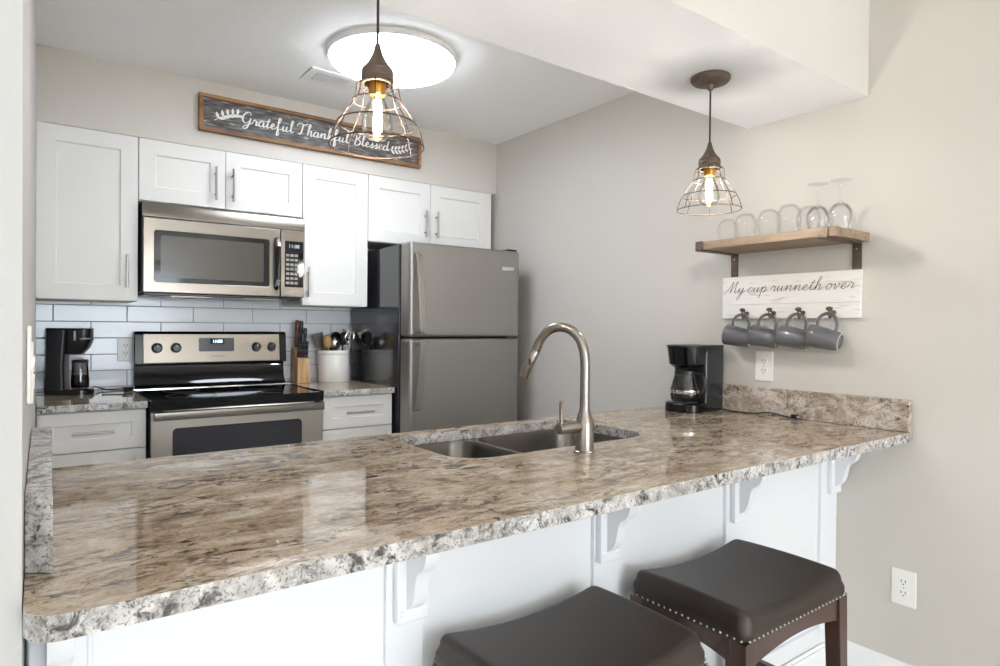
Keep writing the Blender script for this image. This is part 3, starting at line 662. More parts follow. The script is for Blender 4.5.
# ------------------------------------------------------------------ wall plates
def outlet(name, label, loc, rz, holes=True, kind='outlet', wdt=0.078, hgt=0.124):
    t = thing(name, label, kind, loc, rz)      # local: plate faces -y
    MB().box(-wdt/2, -0.006, -hgt/2, wdt/2, 0, hgt/2).build('cover_plate', M_PLATE, t, bevel=0.0025)
    for s in (-1, 1):
        r = MB().prism(rrect(-0.017, s*0.0195-0.0145, 0.017, s*0.0195+0.0145, 0.009, 5), -0.0078, -0.005, 'XZ').build('receptacle', M_PLATE, t)
        m = MB()
        for dx in (-0.0065, 0.0065): m.box(dx-0.0012, -0.0082, s*0.0195-0.001, dx+0.0012, -0.0077, s*0.0195+0.009)
        m.lathe([(0.001, 0.0082), (0.0025, 0.0082), (0.0025, 0.0075)], (0, 0, s*0.0195-0.007), 10, 'Y'); m.build('slots', M_SOCKET, r)
    MB().lathe([(0.001, 0.007), (0.0025, 0.0068), (0.003, 0.006)], (0, 0, 0), 10, 'Y').build('screw', M_CHROME, t)
    return t
outlet('wall_outlet', 'white outlet low on the right wall beside the far stool', (XR-0.0003, 0.933, 0.347), -PI/2)
outlet('wall_outlet', 'white outlet under the hanging mugs above the granite upstand', (XR-0.0003, 1.468, 1.090), -PI/2)
outlet('wall_outlet', 'white outlet on the tile backsplash left of the stove', (0.388, 3.6945, 1.111), 0, wdt=0.072, hgt=0.118)
lx = lambda y: -0.0075+(y-1.0)*0.027/2.2
a = math.atan2(0.027, 2.2)
t = thing('light_switch', 'pale light switch plate on the left wall, nearest the camera', 'light switch', (lx(1.27)+0.0004, 1.27, 1.177), PI/2-a)
MB().box(-0.04, -0.006, -0.061, 0.04, 0, 0.061).build('cover_plate', M_PLATE, t, bevel=0.002)
MB().prism([(-0.006, -0.010), (-0.006, 0.010), (-0.0105, 0.009), (-0.011, 0.004)], -0.005, 0.005, 'YZ').build('toggle', M_PLATE, t)
outlet('wall_outlet', 'pale outlet on the left wall just behind the light switch', (lx(1.62)+0.0004, 1.62, 1.142), PI/2-a)

# ------------------------------------------------------------------ ceiling light and vent
t = thing('ceiling_light', 'large round white flush ceiling light, switched on', 'ceiling light', (1.285, 2.55, ZC))
MB().lathe([(0.272, 0), (0.280, -0.002), (0.280, -0.022), (0.276, -0.028), (0.266, -0.030)], (0, 0, 0), 64).build('rim', M_TRIM, t)
MB().lathe([(0.267, -0.028), (0.272, -0.031), (0.270, -0.038), (0.255, -0.048), (0.20, -0.058), (0.10, -0.064), (0.001, -0.066)], (0, 0, 0), 64, close=False).build('diffuser', M_DIFF, t)
t = thing('ceiling_vent', 'small white louvered air vent in the ceiling beside the round light', 'vent', (1.171, 2.975, ZC))
m = MB(); hw, hd_ = 0.125, 0.088
m.box(-hw, -hd_, -0.006, hw, -hd_+.035, 0); m.box(-hw, hd_-.035, -0.006, hw, hd_, 0); m.box(-hw, -hd_+.035, -0.006, -hw+.04, hd_-.035, 0); m.box(hw-.04, -hd_+.035, -0.006, hw, hd_-.035, 0)
m.build('vent_frame', M_TRIM, t, bevel=0.002)
MB().box(-hw+.04, -hd_+.035, -0.002, hw-.04, hd_-.035, -0.0005).build('duct_shadow_back', mat('duct_shade_grey', '#6d6b68', .8), t)  # grey plate standing in for the shade inside the duct
for k in range(12):
    x = -hw+.047+k*0.0143; m = MB(); m.prism([(x-.004, -0.0025), (x-.002, -0.0025), (x+.005, -0.008), (x+.003, -0.008)], -hd_+.036, hd_-.036, 'XZ'); m.build('louver', M_TRIM, t)

# ------------------------------------------------------------------ pendants
def make_pendant():
    t = thing('pendant_light', 'x', 'pendant light', (0, 0, 2.095))
    MB().lathe([(0.062, 0), (0.065, -0.004), (0.065, -0.012), (0.058, -0.020), (0.030, -0.025), (0.012, -0.027), (0.012, -0.036), (0.008, -0.045), (0.001, -0.047)], (0, 0, 0), 40).build('canopy', M_BRONZE, t)
    MB().tube([(0, 0, -0.045), (0, 0, -0.232)], 0.0032, 8).build('cord', mat('black_cord', '#26211e', .6), t)
    cap = MB().lathe([(0.001, -0.220), (0.006, -0.221), (0.008, -0.232), (0.013, -0.247), (0.021, -0.262), (0.029, -0.272), (0.034, -0.278), (0.0355, -0.281), (0.0345, -0.284), (0.036, -0.287), (0.036, -0.296), (0.0345, -0.298), (0.036, -0.301), (0.036, -0.312), (0.030, -0.312), (0.028, -0.29)], (0, 0, 0), 32).build('socket_cap', M_BRONZE, t)
    MB().lathe([(0.0185, -0.300), (0.0195, -0.318), (0.0175, -0.335), (0.017, -0.335)], (0, 0, 0), 24).build('socket', M_BRASS, cap)
    rings = [(0.0455, -0.314), (0.0540, -0.350), (0.088, -0.401), (0.1045, -0.449)]
    prof = [(0.036, -0.304), (0.0455, -0.314), (0.048, -0.330), (0.0540, -0.350), (0.070, -0.372), (0.088, -0.401), (0.099, -0.427), (0.1045, -0.449)]
    m = MB()
    for r, z in rings: m.tube([(r*math.cos(2*PI*k/40), r*math.sin(2*PI*k/40), z) for k in range(40)], 0.0016, 6, True)
    for k in range(8):
        a = 2*PI*k/8+0.25; m.tube(smooth_path([(r*math.cos(a), r*math.sin(a), z) for r, z in prof], 3), 0.0014, 6)
    m.build('wire_cage', M_WIRE, t)
    bulb = MB().lathe([(0.0135, -0.322), (0.015, -0.337), (0.021, -0.355), (0.029, -0.375), (0.0345, -0.396), (0.0345, -0.410), (0.029, -0.424), (0.018, -0.433), (0.001, -0.436)], (0, 0, 0), 32, close=False).build('bulb', M_BULBG, t)
    MB().lathe([(0.001, -0.345), (0.0075, -0.347), (0.0095, -0.36), (0.0105, -0.40), (0.009, -0.416), (0.001, -0.418)], (0, 0, 0), 16).build('filament', M_GLOW, bulb)
    return t
pd = make_pendant(); pd.location = (0.626, 1.317, 2.095); pd['label'] = 'wire cage pendant light hanging in front of the wooden script sign'
p2 = copy_tree(pd); p2.location = (1.850, 1.317, 2.095); p2.rotation_euler = (0, 0, 0.35); p2['label'] = 'wire cage pendant light hanging near the right wall and glass shelf'
for p_ in (pd, p2): p_['group'] = 'wire cage pendants over the bar'

# ------------------------------------------------------------------ framed script sign above the cabinets
t = thing('wall_sign', 'wood-framed dark board with white script and leaf sprigs above the cabinets', 'sign', (1.267, 3.3765, 2.275)); W, H = 0.610, 0.0905
m = MB(); f = 0.018
for b in ((-W, -H, W, -H+f), (-W, H-f, W, H), (-W, -H+f, -W+f, H-f), (W-f, -H+f, W, H-f)): m.box(b[0], -0.032, b[1], b[2], 0, b[3])
m.build('frame', M_FRAMEW, t, bevel=0.0015)
def sign_dark():
    m = bpy.data.materials.new('weathered_slate_board'); m.use_nodes = True; N = m.node_tree.nodes; L = m.node_tree.links; b = N['Principled BSDF']; b.inputs['Roughness'].default_value = 0.6
    tc = N.new('ShaderNodeTexCoord'); mp = N.new('ShaderNodeMapping'); mp.inputs['Scale'].default_value = (1, 1, 6); L.new(tc.outputs['Object'], mp.inputs[0])
    n = N.new('ShaderNodeTexNoise'); n.inputs['Scale'].default_value = 18; n.inputs['Detail'].default_value = 8; L.new(mp.outputs[0], n.inputs[0])
    r = ramp(N, [(0.35, lin('#3c3a3a')), (0.55, lin('#676361')), (0.62, lin('#7d7873')), (0.70, lin('#c9c4bd'))]); L.new(n.outputs['Fac'], r.inputs[0]); L.new(r.outputs[0], b.inputs['Base Color'])
    return m
MB().box(-W+f, -0.016, -H+f, W-f, -0.002, H-f).build('board', sign_dark(), t)
m = MB(); T = lambda u, v: (u, -0.0172, v)
write(m, 'Grateful Thankful Blessed', lambda u, v: T(u-0.415, v-0.020), 0.0275, 0.0085, 0.55, 0.1, maxw=0.82, pen=0.5)
for k in range(5):
    u = -0.52+k*0.022; v = -0.018+k*0.014-0.0014*k*k
    leaf(m, u, v, 1.9-0.12*k, 0.034, T); leaf(m, u, v, 0.2-0.1*k, 0.034, T)
ribbon(m, smooth_path([(-0.54, -0.03), (-0.50, -0.004), (-0.45, 0.016), (-0.41, 0.018)], 5), T, 0.003, 0)
for k in range(6):
    u = 0.42+k*0.022; v = -0.012+k*0.002+0.0012*k*k
    leaf(m, u, v, 1.1, 0.030, T); leaf(m, u, v, -0.75, 0.030, T)
ribbon(m, smooth_path([(0.39, -0.012), (0.45, -0.010), (0.50, -0.004), (0.56, 0.022)], 5), T, 0.003, 0)
m.build('script_lettering', M_WHITEP, t, smooth=False)

# ------------------------------------------------------------------ cup sign on the right wall
t = thing('wall_sign', 'white plank sign with black handwriting above the grey mugs', 'sign', (XR-0.0003, 1.373, 1.377)); W, H = 0.2875, 0.0895
def sign_white():
    m = bpy.data.materials.new('chippy_white_planks'); m.use_nodes = True; N = m.node_tree.nodes; L = m.node_tree.links; b = N['Principled BSDF']; b.inputs['Roughness'].default_value = 0.6
    tc = N.new('ShaderNodeTexCoord'); mp = N.new('ShaderNodeMapping'); mp.inputs['Scale'].default_value = (1, 1, 8); L.new(tc.outputs['Object'], mp.inputs[0])
    n = N.new('ShaderNodeTexNoise'); n.inputs['Scale'].default_value = 11; n.inputs['Detail'].default_value = 8; L.new(mp.outputs[0], n.inputs[0])
    r = ramp(N, [(0.58, lin('#e9e6e2')), (0.68, lin('#d2ccc5')), (0.76, lin('#a39a92'))]); L.new(n.outputs['Fac'], r.inputs[0]); L.new(r.outputs[0], b.inputs['Base Color'])
    return m
SW = sign_white()
for i in range(3):
    z0 = -H+i*2*H/3; MB().box(-0.016, -W, z0+0.0004, 0, W, z0+2*H/3-0.0004).build('plank', SW, t, bevel=0.001)
m = MB(); T2 = lambda u, v: (-0.0168, -u, v)
write(m, 'My cup runneth over', lambda u, v: T2(u-0.270, v+0.020), 0.0225, 0.0027, 0.45, 0.35, maxw=0.535, pen=0.35)
m.build('handwriting', M_BLACKP, t, smooth=False)

# hooks with mugs
HY = (1.540, 1.420, 1.299, 1.180)
hk = None
HLAB = ['first', 'second', 'third', 'fourth']
def make_hook():
    t = thing('mug_hook', 'x', 'hook', (0, 0, 0))
    MB().lathe([(0.009, 0), (0.009, -0.002), (0.006, -0.004), (0.004, -0.006)], (0, 0, 0), 16, 'X').build('base_disc', M_BRONZE, t)
    o = bpy.data.objects[-1] if False else None
    MB().tube(smooth_path([(0, 0, 0), (-0.014, 0, -0.004), (-0.024, 0, -0.018), (-0.034, 0, -0.018), (-0.040, 0, -0.004), (-0.038, 0, 0.006)], 4), 0.0032, 8).build('hook_arm', M_BRONZE, t)
    MB().tube(smooth_path([(-0.004, 0, 0.002), (-0.020, 0, 0.006), (-0.032, 0, 0.012)], 4), 0.004, 8).sphere((-0.036, 0, 0.014), 0.0105, 10, 0.8, 1.25, 0.75).build('hook_top', M_BRONZE, t)
    return t
def make_mug():
    t = thing('mug', 'x', 'mug', (0, 0, 0))
    # local: axis +y is the mouth, origin at the top of the handle loop
    R, Lh = 0.0435, 0.055; cz = -0.090
    prof = [(0.001, 0), (0.028, 0), (0.0295, -0.002), (0.0315, 0.001), (0.036, 0.008), (0.0390, 0.03), (0.0425, 0.070), (0.0455, 0.106), (0.0445, 0.109), (0.0420, 0.106), (0.0390, 0.055), (0.035, 0.02), (0.001, 0.008)]
    m = MB(); m.lathe([(r, -(z-Lh)) for r, z in prof], (0, 0, cz), 36, 'Y', close=False); bd = m.build('mug_body', M_MUG, t, ang=60)
    MB().lathe([(0.0285, -(-0.0025-Lh)), (0.031, -(-0.0010-Lh)), (0.0305, -(-0.0028-Lh)), (0.0285, -(-0.0030-Lh))], (0, 0, cz), 30, 'Y', close=False).build('foot_ring', mat('unglazed_rim', '#b9bbc0', .5), bd)
    P = smooth_path([(0, 0.034, cz+0.036), (0, 0.037, cz+0.062), (0, 0.026, cz+0.085), (0, 0.004, cz+0.0945), (0, -0.018, cz+0.087), (0, -0.031, cz+0.064), (0, -0.034, cz+0.038)], 5)
    MB().tube(P, 0.0040, 10, flat=1.6).build('mug_handle', M_MUG, t)
    return t
h0_ = make_hook(); m0_ = make_mug()
MLAB = ['grey mug hanging from the hook nearest the coffee maker', 'grey mug hanging on the second hook from the coffee maker',
        'grey mug hanging on the third hook, beside the last mug', 'grey mug at the near end of the row, showing its pale foot ring']
KLAB = ['bronze hook on the white plank sign, nearest the coffee maker', 'bronze hook on the white plank sign, second from the coffee maker',
        'bronze hook on the white plank sign, third from the coffee maker', 'bronze hook on the white plank sign, farthest from the coffee maker']
for i, y in enumerate(HY):
    h = h0_ if i == 0 else copy_tree(h0_); k = m0_ if i == 0 else copy_tree(m0_)
    h.location = (XR-0.0168, y, 1.309); h['label'] = KLAB[i]; h['group'] = 'hooks on the plank sign'
    k.location = (XR-0.0168-0.0290, y, 1.2985); k.rotation_euler = (math.radians(11+(i % 2)), math.radians(2), math.radians(9)); k['label'] = MLAB[i]; k['group'] = 'grey mugs on the sign hooks'

# ------------------------------------------------------------------ shelf and glasses
SX0, SX1, SY0, SY1, SZ0, SZ1 = 2.203, XR-0.0005, 1.063, 1.634, 1.566, 1.598
tag(MB().box(SX0+.002, SY0, SZ0, SX1, SY1, SZ1).build('wall_shelf', M_SHELFW, None, bevel=0.002), 'wooden wall shelf holding upside-down glasses', 'shelf')
def make_bracket():
    t = thing('shelf_bracket', 'x', 'bracket', (0, 0, 0))
    m = MB(); m.box(-0.0045, -0.0165, -0.125, 0, 0.0165, 0.0); m.box(SX0-SX1-0.0035, -0.0165, -0.0045, 0, 0.0165, 0.0); m.box(SX0-SX1-0.0035, -0.0165, -0.0045, SX0-SX1+0.0005, 0.0165, 0.034)
    m.build('steel_strap', M_BRONZE, t, bevel=0.0006)
    MB().lathe([(0.001, -0.007), (0.0035, -0.0065), (0.0045, -0.0045)], (0, 0, -0.022), 12, 'X').build('screw', M_CHROME, t)
    return t
b0 = make_bracket(); b0.location = (SX1, 1.612, SZ0-0.0004); b0['label'] = 'black metal shelf bracket at the coffee maker end'
b1 = copy_tree(b0); b1.location = (SX1, 1.106, SZ0-0.0004); b1['label'] = 'black metal shelf bracket at the near end, by the stemmed glasses'
for b in (b0, b1): b['group'] = 'brackets under the glass shelf'
def make_tumbler():
    """stemless glass standing on its rim"""
    prof = [(0.0330, 0.0), (0.0375, 0.018), (0.0425, 0.045), (0.0440, 0.066), (0.0405, 0.088), (0.031, 0.104), (0.019, 0.1115), (0.001, 0.113)]
    inner = [(r-0.0014 if r > .002 else r, z-0.003 if z > .01 else z) for r, z in reversed(prof)]
    return MB().lathe(prof, (0, 0, 0), 36, close=False).build('stemless_glass', M_WGLASS, None, ang=60)
def make_goblet():
    prof = [(0.0290, 0.0), (0.0345, 0.025), (0.0385, 0.055), (0.036, 0.075), (0.026, 0.092), (0.012, 0.101), (0.0045, 0.106), (0.0038, 0.125), (0.0038, 0.160), (0.006, 0.172), (0.020, 0.1765), (0.0355, 0.179), (0.0355, 0.1805), (0.001, 0.181)]
    inner = [(0.001, 0.097), (0.011, 0.0965), (0.025, 0.089), (0.0345, 0.074), (0.037, 0.055), (0.033, 0.025), (0.0278, 0.0)]
    return MB().lathe(prof, (0, 0, 0), 36, close=False).lathe(inner, (0, 0, 0), 36, close=False).build('wine_glass', M_WGLASS, None, ang=60)
tz = SZ1+0.0004
gs = [(2.345, 1.577, 0.92, 'upside-down stemless glass at the far end of the shelf'), (2.330, 1.484, 1.0, 'upside-down stemless glass, second from the far end of the shelf'),
      (2.345, 1.392, 1.05, 'upside-down stemless glass, third from the far end of the shelf'), (2.325, 1.297, 1.08, 'upside-down stemless glass in the middle of the row'),
      (2.400, 1.262, 1.05, 'upside-down stemless glass set back against the wall, by the wine glasses')]
g0 = make_tumbler()
for i, (x, y, s, lb) in enumerate(gs):
    g_ = g0 if i == 0 else g0.copy()
    if i: C.objects.link(g_)
    g_.location = (x, y, tz); g_.scale = (min(s, 1.0), min(s, 1.0), s); tag(g_, lb, 'glass', 'stemless glasses on the shelf')
g0 = make_goblet()
for i, (x, y, lb) in enumerate([(2.330, 1.192, 'upside-down wine glass with stem, the one farther from the shelf end'), (2.330, 1.110, 'upside-down wine glass with stem nearest the end of the shelf')]):
    g_ = g0 if i == 0 else g0.copy()
    if i: C.objects.link(g_)
    g_.location = (x, y, tz); tag(g_, lb, 'wine glass', 'stemmed glasses on the shelf')

# ------------------------------------------------------------------ drip coffee maker on the bar
t = thing('drip_coffee_maker', 'black drip coffee maker with glass carafe on the bar', 'coffee maker', (2.311, 1.708, ZB+0.0004), math.radians(6)); t.scale = (0.93, 1, 1)
# local: front is -x, length x -0.145..0.135, width +-0.078
def lofted(m, rings):
    n = len(rings[0]); vs = [p for r in rings for p in r]; fs = []
    for i in range(len(rings)-1):
        for k in range(n): fs.append((i*n+k, i*n+(k+1) % n, (i+1)*n+(k+1) % n, (i+1)*n+k))
    fs += [tuple(reversed(range(n))), tuple((len(rings)-1)*n+k for k in range(n))]; return m.add(vs, fs)
def rr3(x0, y0, x1, y1, r, z): return [(x, y, z) for x, y in rrect(x0, y0, x1, y1, r, 6)]
m = MB(); lofted(m, [rr3(-0.150, -0.080, 0.0, 0.080, [0.01, 0.06, 0.06, 0.01], z) for z in (0, )]+[rr3(-0.150, -0.080, 0.0, 0.080, [0.01, 0.06, 0.06, 0.01], 0.034), rr3(-0.142, -0.074, 0.0, 0.074, [0.01, 0.055, 0.055, 0.01], 0.040)])
m.build('base', M_BLK, t, bevel=0.002)
MB().lathe([(0.001, 0.0435), (0.052, 0.0435), (0.054, 0.0405)], (-0.078, 0, 0), 32).build('warming_plate', M_DGREY, t)
m = MB(); lofted(m, [rr3(-0.040, -0.078, 0.118, 0.078, 0.012, 0), rr3(-0.040, -0.078, 0.119, 0.078, 0.012, 0.14), rr3(-0.040, -0.078, 0.120, 0.078, 0.012, 0.276)])
m.build('water_tank', mat('smoked_black_plastic', '#26272b', 0.12, spec=0.6), t, bevel=0.002)
m = MB(); lofted(m, [rr3(-0.118, -0.056, 0.0, 0.056, [0.01, 0.05, 0.05, 0.01], 0.186), rr3(-0.134, -0.070, 0.0, 0.070, [0.01, 0.055, 0.055, 0.01], 0.200), rr3(-0.142, -0.078, 0.0, 0.078, [0.01, 0.06, 0.06, 0.01], 0.272)])
hdp = m.build('brew_head', M_BLK, t)
m = MB(); lofted(m, [rr3(-0.145, -0.080, 0.121, 0.080, [0.014, 0.06, 0.06, 0.014], 0.272), rr3(-0.145, -0.080, 0.121, 0.080, [0.014, 0.06, 0.06, 0.014], 0.281)])
m.build('lid', M_BLKM, t, bevel=0.002)
text_mesh('COFFEE', 0.0001, 'x', M_BLK, t, (0, 0, 0), (0, 0, 0)) if False else None
cf = MB().lathe([(0.052, 0.045), (0.060, 0.050), (0.063, 0.070), (0.061, 0.095), (0.052, 0.130), (0.044, 0.158), (0.045, 0.172)], (-0.078, 0, 0), 36, close=False).build('carafe', M_CARAFE, t, ang=60)
MB().lathe([(0.0435, 0.156), (0.0455, 0.158), (0.0455, 0.170), (0.040, 0.176), (0.001, 0.178)], (-0.078, 0, 0), 30).build('carafe_lid', M_BLKM, cf)
MB().lathe([(0.0635, 0.078), (0.0645, 0.080), (0.0640, 0.092), (0.0625, 0.090)], (-0.078, 0, 0), 36, close=False).build('carafe_band', M_CHROME, cf)
MB().tube(smooth_path([(-0.080, -0.045, 0.166), (-0.082, -0.078, 0.160), (-0.080, -0.094, 0.130), (-0.078, -0.090, 0.090), (-0.078, -0.068, 0.068)], 5), 0.0065, 10, flat=1.5).build('carafe_handle', M_BLKM, cf)
cd = (MB().tube(smooth_path([(2.408, 1.640, ZB+.006), (2.404, 1.600, ZB+.003), (2.396, 1.540, ZB+.003), (2.408, 1.480, ZB+.004), (2.420, 1.430, ZB+.012), (2.422, 1.390, ZB+.010), (2.415, 1.345, ZB+.005), (2.412, 1.325, ZB+.0045)], 6), 0.0026, 8).build('power_cord', M_BLKM, t))
def keep_world(o, par):
    o.matrix_parent_inverse = (Matrix.Translation(par.location) @ par.rotation_euler.to_matrix().to_4x4() @ Matrix.Diagonal((*par.scale, 1))).inverted()
keep_world(cd, t)
pg = MB().box(2.401, 1.300, ZB+0.0015, 2.421, 1.324, ZB+0.0195).build('plug', M_BLKM, cd, bevel=0.003)
m = MB(); m.box(2.404, 1.285, ZB+.0075, 2.406, 1.300, ZB+.0135); m.box(2.416, 1.285, ZB+.0075, 2.418, 1.300, ZB+.0135); m.build('plug_prongs', M_CHROME, cd)

# ------------------------------------------------------------------ single-serve coffee maker by the left wall
t = thing('single_serve_coffee_maker', 'slim black coffee maker against the tiles in the left corner', 'coffee maker', (0.150, 3.545, 0.9144), math.radians(-14))
m = MB(); lofted(m, [rr3(-0.088, -0.058, 0.095, 0.058, [0.05, 0.012, 0.012, 0.05], 0), rr3(-0.088, -0.058, 0.095, 0.058, [0.05, 0.012, 0.012, 0.05], 0.018), rr3(-0.088, -0.054, 0.088, 0.054, [0.045, 0.012, 0.012, 0.045], 0.024)]); m.build('base', M_BLK, t)
m = MB(); lofted(m, [rr3(-0.088, -0.058, -0.010, 0.058, 0.012, 0.02), rr3(-0.084, -0.058, -0.014, 0.058, 0.012, 0.12), rr3(-0.082, -0.058, -0.010, 0.058, 0.012, 0.20), rr3(-0.082, -0.058, -0.004, 0.058, 0.012, 0.295)]); m.build('column', M_BLKM, t)
m = MB(); lofted(m, [rr3(-0.016, -0.040, 0.052, 0.040, 0.02, 0.185), rr3(-0.016, -0.055, 0.076, 0.055, 0.03, 0.215), rr3(-0.016, -0.058, 0.088, 0.058, 0.03, 0.250), rr3(-0.016, -0.058, 0.088, 0.058, 0.03, 0.295)]); hdp = m.build('brew_head', M_BLKM, t)
m = MB(); lofted(m, [rr3(-0.083, -0.059, 0.090, 0.059, [0.03, 0.012, 0.012, 0.03], 0.295), rr3(-0.083, -0.059, 0.090, 0.059, [0.03, 0.012, 0.012, 0.03], 0.304)]); m.build('lid', M_BLK, t, bevel=0.002)
MB().box(0.026, -0.0600, 0.248, 0.034, -0.0575, 0.292).build('silver_badge', M_CHROME, hdp)
MB().box(0.05, -0.060, 0.254, 0.0895, -0.0560, 0.259).build('lid_catch', M_CHROME, hdp)
mg = MB().lathe([(0.030, 0.026), (0.036, 0.030), (0.037, 0.06), (0.034, 0.10), (0.032, 0.135), (0.034, 0.145)], (0.040, 0, 0), 28, close=False).build('carafe', M_CARAFE, t, ang=60)
MB().lathe([(0.001, 0.028), (0.033, 0.030), (0.035, 0.058), (0.033, 0.088), (0.001, 0.088)], (0.040, 0, 0), 28).build('coffee', mat('brown_reflection', '#2a140a', 0.1), mg)  # brown fill standing in for coffee-like reflections in the carafe glass
MB().lathe([(0.034, 0.145), (0.035, 0.152), (0.030, 0.158), (0.001, 0.160)], (0.040, 0, 0), 28).build('carafe_lid', M_BLKM, mg)
cd = (MB().tube(smooth_path([(0.225, 3.60, 0.920), (0.25, 3.64, 0.935), (0.28, 3.655, 0.925), (0.31, 3.63, 0.918), (0.36, 3.62, 0.918), (0.385, 3.625, 0.92)], 6), 0.003, 8).build('power_cord', M_BLKM, t)); keep_world(cd, t)
t = thing('coffee_scoop', 'black scoop lying on the worktop left of the stove', 'scoop', (0.33, 3.50, 0.9145), 0.3)
MB().tube([(-0.06, 0, 0.006), (-0.01, 0, 0.008), (0.035, 0, 0.012)], [0.005, 0.0045, 0.005], 8, flat=1.5).build('scoop_handle', M_BLKM, t)
MB().lathe([(0.001, 0.0), (0.016, 0.001), (0.022, 0.010), (0.0235, 0.022), (0.0215, 0.022), (0.020, 0.011), (0.001, 0.003)], (0.052, 0, 0), 20, close=False).build('scoop_bowl', M_BLKM, t)

# ------------------------------------------------------------------ knife block with knives
t = thing('knife_block', 'pale wooden knife block beside the stove', 'knife block', (1.248, 3.600, 0.9144))
m = MB(); m.prism([(-0.050, 0), (0.050, 0), (0.062, 0.190), (0.020, 0.200), (-0.004, 0.168), (-0.008, 0.148), (-0.050, 0.140)], -0.036, 0.036, 'YZ'); m.build('block_body', M_OAK, t, bevel=0.003)
m = MB()
for i, (x, f) in enumerate([(-.022, .3), (0, .3), (.022, .3)]): pass
kd = Vector((0, -0.10, 0.995))
def knife(label, x, y, z, ln, col, steel=True, wd=0.011):
    """handle only shows; the blade is in the block"""
    t = thing('kitchen_knife', label, 'knife', (x, y, z)); t['group'] = 'knives in the block'
    P = [kd*s for s in (0.004, 0.02, ln*0.5, ln*0.9, ln)]
    h = MB().tube(P, [wd*.75, wd, wd*.85, wd*1.05, wd*.8], 10, flat=0.62).build('knife_handle', col, t, ang=50)
    MB().box(-0.0012, -0.010, -0.075, 0.0012, 0.010, 0.006).build('blade', M_CHROME, t)
    for q in (0.2, 0.5, 0.8):
        c = kd*(ln*q); MB().sphere((c.x, c.y-wd*.75, c.z), 0.0028, 6).build('rivet', M_CHROME, h)
    return t
M_REDW = wood('red_brown_handle_wood', '#4a2318', '#74402c', 'Z')
bz = 0.9144
knife('red-brown wooden knife handle, tallest at the left of the block', 1.232, 3.630, bz+0.192, 0.165, M_REDW, wd=0.0125)
knife('black knife handle standing tallest at the back right of the block', 1.258, 3.640, bz+0.188, 0.165, M_BLKM, wd=0.012)
knife('short black knife handle in front of the tall black one', 1.273, 3.615, bz+0.182, 0.130, M_BLKM, wd=0.012)
for i, x in enumerate((1.224, 1.240, 1.256, 1.272)):
    k = knife(['steak knife with black handle, front row, leftmost in the block', 'steak knife with black handle, front row, second from the left', 'steak knife with black handle, front row, second from the right', 'steak knife with black handle, front row, at the right edge'][i], x, 3.572, bz+0.136, 0.100, M_BLKM, wd=0.0075)

# ------------------------------------------------------------------ crock with utensils
t = thing('utensil_crock', 'white stoneware crock full of cooking utensils near the fridge', 'crock', (1.440, 3.590, 0.9144))
MB().lathe([(0.001, 0), (0.086, 0), (0.090, 0.006), (0.090, 0.150), (0.087, 0.156), (0.091, 0.162), (0.091, 0.180), (0.088, 0.183), (0.082, 0.182), (0.081, 0.15), (0.081, 0.012), (0.001, 0.010)], (0, 0, 0), 48, close=False).build('crock_body', M_CROCK, t, ang=50)
def utensil(name, label, cat, dx, dy, lean, ln, head, mh, mhead):
    """stick from the crock bottom leaning by lean=(lx,ly) with a head on top"""
    t = thing(name, label, cat, (1.440+dx, 3.590+dy, 0.9144+0.014)); t['group'] = 'utensils in the crock'
    d = Vector((lean[0], lean[1], 1)).normalized(); e = d*ln
    MB().tube([(0, 0, 0), d*ln*0.5, e], [0.005, 0.0055, 0.0045], 8).build('utensil_handle', mh, t)
    m = MB(); a = Vector((-d.z, 0, d.x)).normalized(); b = d.cross(a).normalized()
    def loc(u, v, w_): return tuple(e+d*u+a*v+b*w_)
    if head == 'spoon':
        n = 14; top = []; 
        vs = [loc(0.04-0.042*math.cos(2*PI*k/n), 0.027*math.sin(2*PI*k/n), 0) for k in range(n)]
        vs2 = [loc(0.04-0.030*math.cos(2*PI*k/n), 0.018*math.sin(2*PI*k/n), 0.012) for k in range(n)]
        vs3 = [loc(0.04-0.042*math.cos(2*PI*k/n), 0.028*math.sin(2*PI*k/n), -0.002) for k in range(n)]
        vs4 = [loc(0.04-0.028*math.cos(2*PI*k/n), 0.016*math.sin(2*PI*k/n), 0.009) for k in range(n)]
        lofted(m, [vs2, vs, vs3, vs4])
    elif head == 'spatula':
        o_ = [(0, .010), (.012, .026), (.085, .034), (.092, .030), (.092, -.030), (.085, -.034), (.012, -.026), (0, -.010)]
        lofted(m, [[loc(u, v, 0.0015) for u, v in o_], [loc(u, v, -0.0015) for u, v in o_]])
    elif head == 'ladle':
        q = MB().lathe([(0.034*math.sin(PI/2*k/7)+.0001, -0.034*math.cos(PI/2*k/7)) for k in range(8)]+[(0.032*math.sin(PI/2*k/7)+.0001, -0.032*math.cos(PI/2*k/7)) for k in range(7, -1, -1)], (0, 0, 0), 20, close=False)
        m.add([tuple(e+d*(0.02+v[1])+a*v[0]+b*v[2]) for v in q.v], q.f)
    elif head == 'whisk':
        for k in range(5):
            an = PI*k/5; m.tube(smooth_path([loc(0, 0, 0), loc(.04, .024*math.cos(an), .024*math.sin(an)), loc(.085, .018*math.cos(an), .018*math.sin(an)), loc(.10, 0, 0), loc(.085, -.018*math.cos(an), -.018*math.sin(an)), loc(.04, -.024*math.cos(an), -.024*math.sin(an)), loc(0, 0, 0)], 4), 0.0011, 5)
    m.build('utensil_head', mhead, t, ang=60)
M_SPW = wood('spoon_wood', '#a67f50', '#c9a371', 'Z')
utensil('slotted_spatula', 'grey slotted spatula leaning left at the rim of the crock', 'spatula', -0.02, 0.02, (-0.26, 0.05), 0.185, 'spatula', M_DGREY, mat('warm_grey_nylon', '#6d675f', .4))
